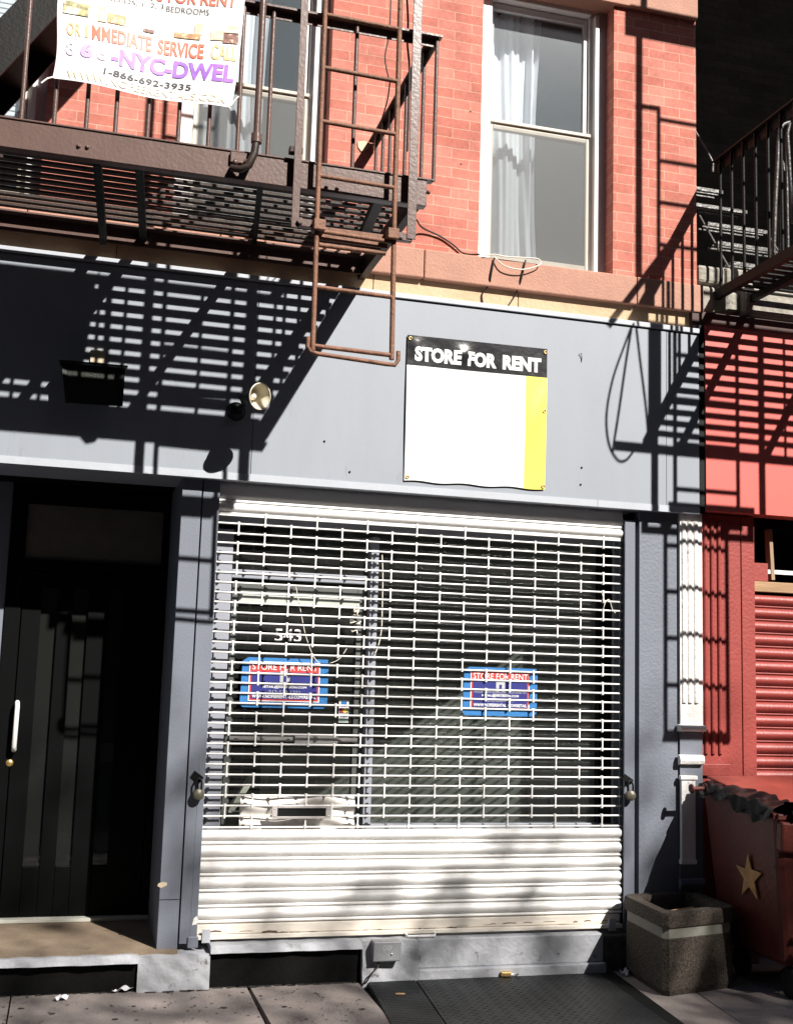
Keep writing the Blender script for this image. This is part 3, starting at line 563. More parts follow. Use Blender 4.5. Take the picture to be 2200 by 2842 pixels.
# ------------------------------------------------------------------ things behind the grille
def poster(nm, c0, c1, label, extra):
    a = P(*c0, SY); b = P(*c1, SY); x0, x1, z1, z0 = a.x, b.x, a.z, b.z; y = SY+.022; t = thing('poster', ((x0+x1)/2, y, z0), label, 'poster', 'shop-to-let posters taped inside the glass')
    tp = MB(); tp.prismy([(x0+.01, z0), (x1-.02, z0), (x1, z0+.02), (x1+extra, z1-.03), (x1-.005, z1), (x0+.03, z1), (x0, z1-.02), (x0-.006, z0+.015)], y, y+.002); tp.build('tape_border', TAPE, t)
    m = .036; X0, X1, Z0, Z1 = x0+m, x1-m-.01, z0+m*.9, z1-m*.55
    box(X0, X1, y-.004, y-.0005, Z0, Z1).build('sheet', PWHITE, t)
    h = Z1-Z0; wd = X1-X0
    box(X0+.006, X1-.006, y-.006, y-.0045, Z0+.006, Z1-.006).build('red_field', PRED, t)
    box(X0+.014, X1-.014, y-.008, y-.0065, Z0+.013, Z1-h*.26).build('blue_field', PBLUE, t)
    T = lambda s, u0, u1, v0, v1, mm=TXW, bo=.0: lettering(s, (X0+wd*u0, X0+wd*u1, Z0+h*v0, Z0+h*v1, y-.0095), mm, t, bo)
    T('STORE FOR RENT', .04, .96, .79, .94)
    T('INQUIRIES/PROPOSALS/APPLICATIONS TO', .06, .94, .425, .48, LGREY)
    T('RETAIL@JAKOBSON.COM', .19, .81, .325, .40, TXW, .02); T('212-533-1321', .28, .72, .21, .285, LGREY); T('WWW.NOFEERENTALS.COM/RETAIL', .05, .95, .085, .165, TXW, .02)
    lg = MB(); cx = X0+wd*.5; cz = Z0+h*.63
    lg.box(cx-.026, cx-.008, y-.0095, y-.0085, cz-.035, cz+.03); lg.box(cx+.008, cx+.026, y-.0095, y-.0085, cz-.035, cz+.03); lg.box(cx-.008, cx+.008, y-.0095, y-.0085, cz+.005, cz+.03); lg.box(cx-.045, cx+.045, y-.0095, y-.0085, cz-.05, cz-.046)
    lg.build('logo', LGREY, t)
poster('a', (676, 1823), (910, 1968), 'red and blue to-let poster in blue tape on the shop door, under the house number', .0)
poster('b', (1292, 1850), (1492, 1990), 'red and blue to-let poster in blue tape on the display window', .004)
a = P(946, 1944, SY); b = P(971, 2007, SY); y = SY+.043
t = thing('card_sticker', ((a.x+b.x)/2, y, b.z), 'small strip of payment card stickers at the edge of the shop door', 'sticker')
wd = b.x-a.x; hh = a.z-b.z
box(a.x, b.x, y-.0015, y, b.z, a.z).build('strip', PWHITE, t)
box(a.x+wd*.2, b.x-wd*.2, y-.003, y-.0018, b.z+hh*.72, b.z+hh*.95).build('blue_patch', TAPE, t)
box(a.x+wd*.06, b.x-wd*.06, y-.0028, y-.0018, b.z+hh*.42, b.z+hh*.66).build('dark_patch', PBLUE, t)
MB().lathe([(0, 0), (wd*.24, 0)], ((a.x+b.x)/2-wd*.14, y-.0034, b.z+hh*.54), (0, 1, 0), 16).build('disc', PRED, t); MB().lathe([(0, 0), (wd*.24, 0)], ((a.x+b.x)/2+wd*.14, y-.0037, b.z+hh*.54), (0, 1, 0), 16).build('disc', YEL, t)
lettering('VISA', (a.x+wd*.1, b.x-wd*.1, b.z+hh*.24, b.z+hh*.35, y-.003), PBLUE, t, .03)
box(a.x+wd*.06, b.x-wd*.06, y-.0028, y-.0018, b.z+hh*.05, b.z+hh*.17).build('green_patch', mat('sticker_green', (.3, .5, .42), .5), t)
a = P(668, 2210, .06); b = P(984, 2292, .06)
def sheet(u, v):
    x = a.x+(b.x-a.x)*u; z = b.z-.06+(a.z-b.z+.06)*v; return Vector((x, .075+.013*math.sin(v*13+1.6*math.sin(u*7))+.006*math.sin(u*17+v*5), z+.006*math.sin(u*9)*v))
tag(MB().grid(sheet, 60, 24).build('plastic_sheet', PLAST), 'crumpled white plastic sheet stuffed behind the grille at the mail slot', 'plastic sheet')
tag(MB().hexa([P(598, 2300, .32), P(624, 2300, .32), P(624, 2300, .345), P(598, 2300, .345), P(607, 2120, .32), P(630, 2120, .32), P(630, 2120, .345), P(607, 2120, .345)]).build('upright_board', PALE), 'pale narrow board standing upright inside the shop door glass', 'board')
tag(MB().bar(P(625, 2270, .45), P(700, 2155, .45), .03, .07, (0, 1, 0)).build('leaning_board', PALE), 'pale board leaning diagonally inside the shop door', 'board')

# strings caught in the grille and tied on the door
def cable(name, pts, r, m, label, cat, n=6, sub=4):
    q = [Vector(p) for p in pts]; out = []
    for i in range(len(q)-1):
        p0 = q[max(i-1, 0)]; p1 = q[i]; p2 = q[i+1]; p3 = q[min(i+2, len(q)-1)]
        for s in range(sub):
            t = s/sub; out.append(.5*((2*p1)+(-p0+p2)*t+(2*p0-5*p1+4*p2-p3)*t*t+(-p0+3*p1-3*p2+p3)*t**3))
    out.append(q[-1]); o = MB().tube(out, r, n).build(name, m); return tag(o, label, cat)
cable('string', [P(1670, 1648, -.012), P(1677, 1670, -.02), P(1673, 1690, -.012), P(1680, 1670, -.02), P(1690, 1665, -.014), P(1698, 1690, -.012), P(1707, 1702, -.012)], .0022, WIREW, 'white string tangled round the grille rods near the right rail', 'string')
cable('string', [P(820, 1622, .1), P(835, 1700, .1), P(850, 1770, .1), P(875, 1830, .1), P(905, 1842, .1), P(940, 1830, .1), P(962, 1800, .1)], .0022, WIREW, 'thin pale string looping down the shop door behind the grille', 'string')
cable('cord', [P(1060, 1540, .1), P(1062, 1600, .1), P(1060, 1700, .1), P(1058, 1750, .1), P(1050, 1790, .1), P(1040, 1815, .1)], .003, WIREW, 'pale cord hanging down beside the shop window mullion', 'cord')
kn = MB(); rnd = random.Random(3)
for i in range(8):
    c = P(985+rnd.uniform(-8, 8), 1690+i*9, .1); kn.tube([c+Vector((rnd.uniform(-.02, .02), rnd.uniform(-.01, .01), rnd.uniform(-.02, .02))) for _ in range(5)], .004, 5)
tag(kn.build('knotted_rope', WIREW), 'knotted bundle of pale rope hanging inside the shop door', 'rope')

# ------------------------------------------------------------------ on the fascia
def sb_pt(u, v, off=0):
    tl, tr_, br, bl = P(1129, 930, fy), P(1516, 970, fy), P(1509, 1359, fy), P(1120, 1334, fy)
    p = (tl*(1-u)+tr_*u)*v+(bl*(1-u)+br*u)*(1-v)
    wv = .010+.006*math.sin(u*7+v*2)*math.sin(v*math.pi)+.010*max(0, .22-u)*math.sin(v*5)+.012*math.exp(-((u-.39)**2/.004+(v-.9)**2/.003))+.006*math.exp(-((u-.06)**2/.002+(v-.93)**2/.004))+.010*math.exp(-((u-.9-.4*(v-.5))**2/.003))*math.exp(-(v-.45)**2/.05)
    e = .004*math.sin(u*19)*(v < .02)
    return Vector((p.x, fy-wv-off, p.z+e))
sgn = thing('store_banner', P(1318, 1345, fy), 'black, white and yellow vinyl banner reading STORE FOR RENT on the grey fascia', 'banner')
V1 = .79; U1 = .845
MB().grid(lambda u, v: sb_pt(u*U1, v*V1), 60, 50).build('white_field', VINYL, sgn)
MB().grid(lambda u, v: sb_pt(U1+u*(1-U1), v*V1), 16, 50).build('yellow_stripe', YEL, sgn)
MB().grid(lambda u, v: sb_pt(u, V1+v*(1-V1)), 200, 50).build('black_header', VBLACK, sgn)
tl, tr_ = P(1129, 930, fy), P(1516, 970, fy); xw0, xw1 = tl.x, tr_.x
bh = tl.z-P(1120, 1334, fy).z
def bendS(p):
    u = (p.x-xw0)/(xw1-xw0); v = p.z; return sb_pt(u, v, .0022)
lettering('STORE', (xw0+.052*(xw1-xw0), xw0+.38*(xw1-xw0), .822, .925, 0), TXW, sgn, .055, bend=bendS)
lettering('FOR', (xw0+.425*(xw1-xw0), xw0+.632*(xw1-xw0), .822, .925, 0), TXW, sgn, .055, bend=bendS)
lettering('RENT', (xw0+.675*(xw1-xw0), xw0+.955*(xw1-xw0), .822, .925, 0), TXW, sgn, .055, bend=bendS)
for u, v in ((.02, .975), (.985, .975), (.985, .02), (.02, .025), (.98, .55)):
    c = sb_pt(u, v, .003); MB().lathe([(.005, 0), (.006, -.003), (.009, -.003), (.011, 0)], c, (0, 1, 0), 12).build('grommet', BRASS, sgn)

fl = thing('floodlight', P(260, 1065, -.1), 'boxy black floodlight with a dark lens on the fascia', 'lamp')
q = [P(172, 1007, -.215), P(348, 1022, -.215), P(341, 1128, -.235), P(182, 1118, -.235)]
hb = MB(); ctr = sum(q, Vector())/4
bk = [ctr+(v-ctr)*.62+Vector((0, .085, 0)) for v in q]
hb.add(q+bk, [(4, 5, 1, 0), (5, 6, 2, 1), (6, 7, 3, 2), (7, 4, 0, 3), (7, 6, 5, 4)])
inn = [ctr+(v-ctr)*.86+Vector((0, .004, 0)) for v in q]
hb.add(q+inn, [(0, 1, 5, 4), (1, 2, 6, 5), (2, 3, 7, 6), (3, 0, 4, 7)]); hb.build('housing', BLK, fl)
MB().add([v+Vector((0, .002, 0)) for v in inn], [(0, 1, 2, 3)]).build('lens', LENS, fl)
hd = MB(); hd.hexa([q[0]+Vector((-.012, -.012, .004)), q[1]+Vector((.012, -.012, .004)), q[1]+Vector((.006, .07, .0)), q[0]+Vector((-.006, .07, .0)), q[0]+Vector((-.012, -.012, .012)), q[1]+Vector((.012, -.012, .012)), q[1]+Vector((.006, .07, .008)), q[0]+Vector((-.006, .07, .008))]); hd.build('visor', BLK, fl)
ar = MB(); ar.tube([ctr+Vector((0, .06, 0)), ctr+Vector((0, .105, -.005)), (ctr.x, fy, ctr.z-.01)], .014, 8); ar.lathe([(0, -.02), (.045, -.02), (.05, 0)], (ctr.x, fy-.002, ctr.z-.01), (0, 1, 0), 16); ar.build('bracket', BLK, fl)

lp = thing('spot_lamp', P(660, 1130, -.1), 'round bell-shaped spotlight with cream reflector, beside the floodlight', 'lamp')
lc = P(721, 1100, -.40); ax = Vector((.50, -.80, -.16)).normalized()
sh = MB(); prof = [(.012, -.10), (.026, -.098), (.032, -.07), (.048, -.04), (.066, 0)]
sh.lathe(prof, lc, ax, 28, 0); sh.build('shade', BLK, lp)
MB().lathe([(.064, -.0005), (.046, -.038), (.03, -.068), (.0, -.075)], lc, ax, 28).build('reflector', CREAM, lp)
MB().lathe([(.0615, -.002), (.0675, -.002), (.0675, .004), (.0635, .004)], lc, ax, 28).build('rim', CREAM, lp)
MB().lathe([(0, -.035), (.012, -.037), (.020, -.05), (.018, -.066), (.012, -.074)], lc, ax, 16).build('bulb', BULB, lp)
wb = P(655, 1142, fy); back = lc-ax*.10
arm = MB(); arm.tube([back, back-ax*.05, (wb.x+.03, fy-.10, wb.z+.02), (wb.x, fy-.03, wb.z)], .014, 10); arm.lathe([(0, -.05), (.025, -.048), (.045, -.02), (.05, 0)], (wb.x, fy-.001, wb.z), (0, 1, 0), 20); arm.build('arm', BLK, lp)

# ================================================================== FIRE ESCAPES
FD = 1.15
fe = thing('fire_escape', (.4, -.6, 3.6), 'brown painted iron fire escape balcony above the grey shopfront', 'fire escape')
FZ0, FZ1 = 2.111+1.52, 2.233+1.52
xL, xR = -1.5, 1.425
fb = MB(); fb.box(xL, xR, -FD, -FD+.01, FZ0, FZ1); fb.box(xL, xR, -FD+.01, -FD+.05, FZ0, FZ0+.009); fb.box(xL, xR, -FD+.01, -FD+.05, FZ1-.009, FZ1); fb.box(xL, xR+.03, -FD-.006, -FD+.04, FZ1, FZ1+.008)
beam = fb.build('front_beam', FE, fe, .002)
MB().box(xL, xR-.04, -.10, -.09, 3.655, 3.745).box(xL, xR-.04, -.152, -.10, 3.737, 3.745).build('back_beam', FE, fe)
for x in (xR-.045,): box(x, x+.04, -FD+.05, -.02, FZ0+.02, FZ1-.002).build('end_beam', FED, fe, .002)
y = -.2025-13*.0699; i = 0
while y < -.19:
    box(xL, xR-.05, y-.017, y+.017, FZ1-.012, FZ1+.001).build('slat', FED, fe); y += .0699; i += 1  # darker brown than the beam: the underside's shade is in the colour
for a_, b_, wd_ in (((-330, 430), (-330, 640), .03), ((270, 450), (288, 668), .034), ((387, 466), (398, 660), .034), ((723, 512), (706, 668), .026), ((1052, 556), (990, 695), .045)):
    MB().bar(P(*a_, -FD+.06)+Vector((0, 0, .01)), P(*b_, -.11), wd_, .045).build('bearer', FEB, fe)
for px, py in ((219, 406), (243, 409), (905, 520), (935, 524), (1188, 534)):
    p = P(px, py, -FD); MB().lathe([(0, -.010), (.007, -.008), (.0105, 0)], p, (0, 1, 0), 10).build('rivet', FE, beam)
RZ = 4.455
def rail(a, b, w=.038, name='rail'): return MB().bar(a, b, w, .008).bar(Vector(a)-Vector((0, 0, .02)), Vector(b)-Vector((0, 0, .02)), .006, .036).build(name, FE, fe)
MB().box(xL, xR+.05, -FD-.02, -FD+.02, RZ-.006, RZ+.004).box(xL, xR+.03, -FD+.012, -FD+.018, RZ-.044, RZ-.006).build('top_rail', FE, fe)
MB().box(xR-.01, xR+.03, -FD+.02, -.01, RZ-.006, RZ+.004).box(xR+.022, xR+.028, -FD+.02, -.01, RZ-.05, RZ-.006).build('side_rail', FED, fe)
xb = [P(px, 0, -FD).x for px in ()]
bx_ = [-1.2, -1.05, -.9, -.75, -.6, -.48]+[P(px, py, -FD).x for px, py in ((58, 348), (149, 358), (238, 370), (319, 380), (408, 392), (493, 404), (577, 415), (658, 426), (742, 436))]
for x in bx_+[1.075, 1.455]:
    MB().tube([(x, -FD+.004, FZ1), (x, -FD+.004, RZ)], .0095, 8).build('baluster', FE, fe)
for k in range(7):
    y = -FD+.14+k*.15; MB().tube([(xR+.01, y, FZ1-.02), (xR+.01, y, RZ)], .0095, 8).build('baluster', FE, fe)
for (a, b, zb_) in ((.805, .838, 3.431), (1.325, 1.366, 3.448)):
    MB().box(a, b, -FD-.045, -FD-.037, zb_, 6.3).box(b-.005, b+.0, -FD-.037, -FD-.008, zb_+.02, 6.3).build('guide_post', FE, fe, .0015)
# lower guide plate between the posts
ga = P(880, 642, -1.17); gb_ = P(1076, 664, -1.17); zc = (ga.z+gb_.z)/2-.006
MB().box(ga.x-.005, gb_.x, -1.172, -1.164, zc-.034, zc+.028).build('guide_plate', RUST, fe, .002)
MB().tube([(ga.x+.01, -1.175, zc-.06), (gb_.x-.01, -1.175, zc-.06)], .011, 8).build('guide_rod', RUST, fe)
for px, py in ((889, 620), (1094, 645)):
    p = P(px, py, -1.24); MB().box(p.x-.026, p.x+.026, -1.235, -1.17, p.z-.024, p.z+.024).build('guide_clamp', RUST, fe, .004)
for px, py, sg in ((842, 622, 1), (1120, 662, -1)):
    p = P(px, py, -1.17); MB().box(p.x-.035, p.x+.035, -1.19, -1.16, p.z-.018, p.z+.018).tube([(p.x-.02, -1.21, p.z), (p.x-.02, -1.15, p.z)], .014, 8).build('guide_bolt', FE, fe, .004)
# stay rod with hooked lever bolted to the beam
a = P(733, -40, -1.2); b = P(712, 385, -1.19)
MB().tube([a, b], .0155, 10).build('stay_rod', FE, fe)
MB().tube([b+Vector((0, 0, .02)), b+Vector((0, 0, -.02))], .024, 10).tube([b+Vector((-.02, 0, 0)), b+Vector((.022, 0, 0))], .014, 8).build('clevis', FE, fe)
MB().tube([b, P(706, 425, -1.2), P(690, 460, -1.2), P(668, 470, -1.19), P(642, 466, -1.17)], .017, 8).build('lever', FED, fe)
p = P(670, 446, -FD); MB().box(p.x-.05, p.x+.04, -FD-.018, -FD-.0005, p.z-.02, p.z+.03).build('lever_plate', FE, fe, .004)
for px in (652, 683): 
    p = P(px, 452, -FD-.02); MB().lathe([(0, -.018), (.012, -.018), (.013, 0)], p, (0, 1, 0), 6).build('bolt', FE, fe)
p = P(818, 425, -FD+.0); MB().box(p.x-.03, p.x+.03, -FD-.04, -FD-.002, p.z-.015, p.z+.015).build('bolt', FED, fe, .005)
# stair rising from the left end of the balcony
s0 = P(-160, 300, -.72); s1 = P(230, -110, -.72); dv = (s1-s0)
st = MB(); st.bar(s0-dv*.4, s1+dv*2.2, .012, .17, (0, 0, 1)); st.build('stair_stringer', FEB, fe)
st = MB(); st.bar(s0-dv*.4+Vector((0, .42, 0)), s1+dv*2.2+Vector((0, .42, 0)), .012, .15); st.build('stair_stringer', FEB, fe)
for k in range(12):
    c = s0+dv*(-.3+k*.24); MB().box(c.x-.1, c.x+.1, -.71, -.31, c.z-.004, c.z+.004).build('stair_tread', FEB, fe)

# drop ladder between the posts
ld = thing('drop_ladder', (1.08, -1.2, 2.85), 'rusty drop ladder hanging between the iron posts of the near balcony', 'ladder')
LX0, LX1, LY = .9145, 1.258, -1.2
MB().tube([(LX0+.006, LY, 2.89), (LX0, LY, 3.6), (LX0-.004, LY, 6.0)], .0115, 10).build('ladder_rail', RUST, ld)
MB().tube([(LX1+.014, LY, 2.885), (LX1+.004, LY, 3.6), (LX1-.004, LY, 6.0)], .0115, 10).build('ladder_rail', RUST, ld)
for k in range(13):
    z = 2.925+k*.2525 if k else 2.915; MB().tube([(LX0+.004, LY, z-.004), (LX1+.006, LY, z-.010)], .0105, 8).build('rung', RUST, ld)
MB().tube([(LX0-.016, LY-.004, 2.945), (LX0-.018, LY-.004, 2.905), (LX0-.004, LY-.004, 2.882), (LX0+.03, LY-.004, 2.876), (LX1-.01, LY-.004, 2.862), (LX1+.028, LY-.004, 2.862), (LX1+.042, LY-.004, 2.885), (LX1+.042, LY-.004, 2.925)], .0098, 10).build('foot_bar', RUST, ld)

# big banner tied to the balcony railing
BY = -FD-.03
bn = thing('rental_banner', (.15, BY, 3.93), 'faded, glare-washed white apartment rental banner tied to the fire escape railing', 'banner')
bTL, bTR, bBR, bBL = (-.222, 4.452), (.558, 4.502), (.540, 3.928), (-.224, 3.945)
def bp_(u, v, off=0):
    x = (bTL[0]*(1-u)+bTR[0]*u)*v+(bBL[0]*(1-u)+bBR[0]*u)*(1-v); z = (bTL[1]*(1-u)+bTR[1]*u)*v+(bBL[1]*(1-u)+bBR[1]*u)*(1-v)
    z -= .012*math.sin(math.pi*u)*(v) ; z -= .018*math.sin(math.pi*min(1, u*1.15))*(1-v)*.4
    x += .012*(1-u)*math.sin(v*6)*(1-v) - .02*u*(1-v)**3
    y = BY-.012*math.sin(u*math.pi*2.3+v*1.3)-.01*math.sin(v*4+u*2)-.006*math.sin(u*9-v*4)
    return Vector((x, y-off, z))
MB().grid(lambda u, v: bp_(u, v), 110, 80).build('sheet', mat('banner_vinyl', (.86, .85, .84), .4, .02, 3), bn)
def BT(s, u0, u1, v0, v1, m, bold=.0): lettering(s, (u0, u1, v0, v1, 0), m, bn, bold, bend=lambda p: bp_(p.x, p.z, .003))
BT('APARTMENTS FOR RENT', .05, .955, .835, .94, TXR, .02)
BT('STUDIOS, 1, 2, 3', .20, .56, .765, .815, TXK); BT('BEDROOMS', .575, .81, .755, .805, TXK)
BT('OR', .05, .125, .385, .50, TXO, .02); BT('I', .15, .165, .385, .49, TXO, .01); BT('MMEDIATE', .185, .51, .38, .51, TXR, .03); BT('SERVICE', .545, .80, .38, .51, TXR, .03); BT('CALL', .84, .985, .38, .51, TXO, .02)
BT('8', .05, .095, .21, .335, TXV, .03); BT('6', .125, .195, .21, .34, TXL, .04); BT('6', .215, .275, .21, .335, TXV, .03); BT('-NYC-DWEL', .295, .985, .195, .345, TXP, .04)
BT('1-866-692-3935', .265, .755, .10, .152, TXK, .01); BT('WWW.NOFEERENTALS.COM', .07, .96, .022, .082, TXF, .01)
def pic(u0, u1, v0, v1, m):
    MB().grid(lambda a, b: bp_(u0+(u1-u0)*a, v0+(v1-v0)*b, .004), 6, 5).build('picture', m, bn)
pic(.03, .165, .575, .69, PIC1); pic(.215, .265, .555, .70, PIC3); pic(.267, .365, .56, .65, PIC2); pic(.46, .52, .545, .575, PIC4); pic(.63, .775, .545, .59, PIC2); pic(.74, .785, .59, .68, PIC3); pic(.83, .90, .55, .63, PIC3); pic(.90, .985, .53, .61, PIC4); pic(.90, .985, .62, .68, PIC3)
for u, v, d in ((.003, .01, (-.045, -.02, -.045)), (.997, .01, (.03, 0, .05)), (.003, .99, (-.03, 0, .06)), (.997, .99, (.02, 0, .02))):
    c = bp_(u, v); MB().tube([c, c+Vector(d)*.5+Vector((0, -.006, .004)), c+Vector(d)], .004, 6).build('tie', WIREW, bn)

# loose wires on the near balcony and the sill
cable('wire', [P(1085, -20, -.9), P(1080, 90, -.9), P(1068, 160, -.9), P(1078, 215, -.9), P(1082, 225, -.95), P(1072, 290, -.8), P(1045, 370, -.6), P(1035, 400, -.5)], .0035, WIRE, 'dark wire dangling through the ladder rungs', 'wire')
cable('wire', [P(1128, -20, -1.1), P(1132, 60, -1.1), P(1130, 120, -1.1), P(1136, 190, -1.1), P(1134, 300, -1.1), P(1130, 420, -1.1)], .005, WIRE, 'dark wire running down beside the right iron post', 'wire')
cable('cable', [P(1156, 610, -.1), P(1172, 632, -.03), P(1220, 655, -.012), P(1258, 680, -.012), P(1280, 700, -.012), P(1302, 706, -.03), P(1330, 706, -.065)], .005, WIRE, 'thin black cable crossing the brick to the window sill', 'cable')
cable('cable', [P(1340, 710, -.068), P(1372, 706, -.075), P(1402, 712, -.075), P(1470, 716, -.08), P(1495, 720, -.08), P(1497, 735, -.085), P(1450, 748, -.09), P(1400, 738, -.09), P(1372, 714, -.075)], .0034, WIREW, 'cream cable loop lying on the window sill', 'cable')
cable('cable', [P(1371, 716, -.07), P(1362, 765, -.072), P(1356, 790, -.05), P(1338, 815, -.03), P(1338, 835, -.03), P(1343, 852, -.03)], .0045, WIRE, 'black cable hanging from the sill, left of a pair', 'cable')
cable('cable', [P(1458, 722, -.07), P(1447, 770, -.072), P(1438, 798, -.05), P(1425, 825, -.03), P(1412, 845, -.03), P(1402, 858, -.03)], .0045, WIRE, 'black cable hanging from the sill, right of a pair', 'cable')
a = P(1400, 690, .26); tag(MB().hexa([(a.x-.06, .22, WZ0+.03), (a.x+.14, .22, WZ0+.03), (a.x+.14, .32, WZ0+.03), (a.x-.06, .32, WZ0+.03), (a.x-.03, .24, WZ0+.11), (a.x+.07, .24, WZ0+.12), (a.x+.07, .3, WZ0+.12), (a.x-.03, .3, WZ0+.11)]).build('sill_box', BLK, None, .006), 'small black box on the inner sill behind the curtain window', 'box')

# ================================================================== NEIGHBOUR
nb = thing('red_shopfront', (5.2, .2, 0), 'red painted shopfront with fluted column beside the grey shop', 'building')
RX0 = 3.447
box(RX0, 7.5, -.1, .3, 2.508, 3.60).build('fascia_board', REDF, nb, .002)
box(RX0-.06, 7.5, -.05, .3, 3.60, 3.70).build('fascia_cap', mat('shaded_red_cap', (.05, .016, .013), .6), nb, .004)  # cap's dark red holds the deep shadow along the fascia top
box(3.406, RX0-.001, -.09, .3, 2.49, 3.6).build('gap_shade_strip', BLK, nb)  # black strip stands in for the shade between the two fascias
box(3.4, 7.5, .03, .8, 2.45, 2.51).build('soffit', BLACKP, nb)
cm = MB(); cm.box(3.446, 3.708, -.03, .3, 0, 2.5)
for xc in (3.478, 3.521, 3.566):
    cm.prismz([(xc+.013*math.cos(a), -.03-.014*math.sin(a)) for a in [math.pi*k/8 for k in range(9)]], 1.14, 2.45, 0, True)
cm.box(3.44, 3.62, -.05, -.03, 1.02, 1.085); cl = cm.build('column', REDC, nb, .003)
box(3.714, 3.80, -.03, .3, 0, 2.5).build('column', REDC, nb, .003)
box(3.80, 6.5, .0, .05, 2.07, 2.13).build('timber_rail', WOOD, nb, .003)
box(3.80, 3.92, .02, .06, 2.135, 2.24).build('red_panel', REDC, nb)
rsx = thing('red_shutter', (5, .05, .2), 'red roll-down shutter with ribbed slats behind the red column', 'shutter')
z = 2.062
for k in range(26):
    if z < .25: break
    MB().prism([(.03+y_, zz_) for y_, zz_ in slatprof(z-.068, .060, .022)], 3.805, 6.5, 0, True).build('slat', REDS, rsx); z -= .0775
    MB().prism([(.03-.009*math.sin(math.pi*k2/5), z+.0005+.008-.014*k2/5) for k2 in range(6)]+[(.03, z-.006), (.03, z+.008)], 3.805, 6.5, 0, True).build('slat_joint', REDS, rsx)
tag(MB().bar(P(2130, 1470, .07), P(2138, 1610, .07), .05, .022, (1, 0, 0)).build('timber_stick', mat('tan_stick', (.32, .22, .14), .8)), 'tan timber stick in the dark opening above the red shutter', 'stick')
tag(box(3.85, 4.6, .05, .06, P(2180, 1590, .06).z-.012, P(2180, 1590, .06).z+.012).build('pale_strip', PWHITE), 'pale strip in the dark opening above the red shutter', 'strip')
box(3.4, 7.5, .5, .6, 0, 3.6).build('back_wall', BLACKP, nb)
# setback wall, its black holding both paint and shade, and rough stone blocks above the red fascia
dk = thing('dark_building', (5, 1.3, 3.4), 'black painted brick wall set back above the red shopfront', 'building')
box(3.46, 9, 1.25, 1.5, 3.4, 12).build('brick_wall', BRICKD, dk)
for i, (a, b, c, d, ya) in enumerate(((1937, 742, 2012, 782, .02), (1937, 795, 1985, 862, .0), (2012, 812, 2060, 865, .02), (2068, 822, 2290, 872, -.04), (2016, 750, 2090, 800, .05))):
    p = P(a, d, ya); q2 = P(c, b, ya)
    box(p.x, q2.x, ya, .5, p.z, q2.z).build('stone_block', GRANITE, dk, .02)
box(3.47, 9, .12, 1.25, 3.5, 3.75).build('ledge', BLACKP, dk)

NZ = 3.80
ne = thing('fire_escape', (4.4, -.6, 3.7), 'black iron fire escape over the red shopfront, with railings and ladder posts', 'fire escape')
NX = 3.568; NR = 6.4
MB().box(NX-.16, NR, -FD, -FD+.012, NZ, NZ+.05).build('front_beam', FEB, ne, .002)
MB().box(NX, NX+.035, -FD+.02, 0, NZ+.0, NZ+.06).build('end_beam', FEB, ne, .002)
y = -FD+.08
while y < -.05: box(NX+.035, NR, y-.017, y+.017, NZ+.045, NZ+.052).build('slat', FEB, ne); y += .0699
for x in (3.80, 4.36, 5.2, 6.0): box(x-.016, x+.016, -FD+.02, 0, NZ, NZ+.0445).build('bearer', FEB, ne)
for k in range(9):
    y = -FD+.09+k*.125; MB().tube([(NX+.01, y, NZ+.05), (NX+.01, y, 4.66)], .0095, 8).build('baluster', FEB, ne)
MB().box(NX-.01, NX+.03, -FD, 0, 4.66, 4.67).box(NX+.024, NX+.03, -FD, 0, 4.60, 4.66).build('side_rail', FEB, ne)
for x in (3.655, 4.345): MB().box(x, x+.042, -FD-.045, -FD-.037, 3.45, 6.9).build('guide_post', FEB, ne)
MB().box(3.56, NR, -FD, -FD+.012, 6.47, 6.62).build('upper_beam', FEB, ne)
box(3.75, 4.3, -1.17, -1.162, 3.49, 3.55).build('guide_plate', FEB, ne)
for x in (3.82, 4.2): box(x-.026, x+.026, -1.235, -1.17, 3.5, 3.55).build('guide_clamp', FEB, ne)
for k in range(12):
    x = 4.5+k*.15; MB().tube([(x, -FD+.006, NZ+.05), (x, -FD+.006, 4.66)], .0095, 8).build('baluster', FEB, ne)
MB().box(NX, NR, -FD-.015, -FD+.02, 4.655, 4.665).build('top_rail', FEB, ne)
MB().tube([(3.66, -1.2, 6.08), (3.815, -1.2, 6.085)], .013, 8).build('guide_rod', FEB, ne)
MB().box(3.655, 4.387, -FD-.045, -FD-.037, 3.45, 3.49).build('guide_plate', FEB, ne)
nl = thing('drop_ladder', (4.0, -1.2, 2.3), 'black drop ladder hanging beside the red shopfront, seen by its shadow', 'ladder')
for x in (3.81, 4.212): MB().tube([(x, -1.2, 2.32), (x, -1.2, 6.08)], .013, 8).build('ladder_rail', FEB, nl)
for k in range(15): MB().tube([(3.81, -1.2, 2.35+k*.262), (4.212, -1.2, 2.35+k*.262)], .011, 8).build('rung', FEB, nl)
MB().tube([(3.80, -1.205, 2.325), (4.222, -1.205, 2.325)], .018, 8).build('foot_bar', FEB, nl)
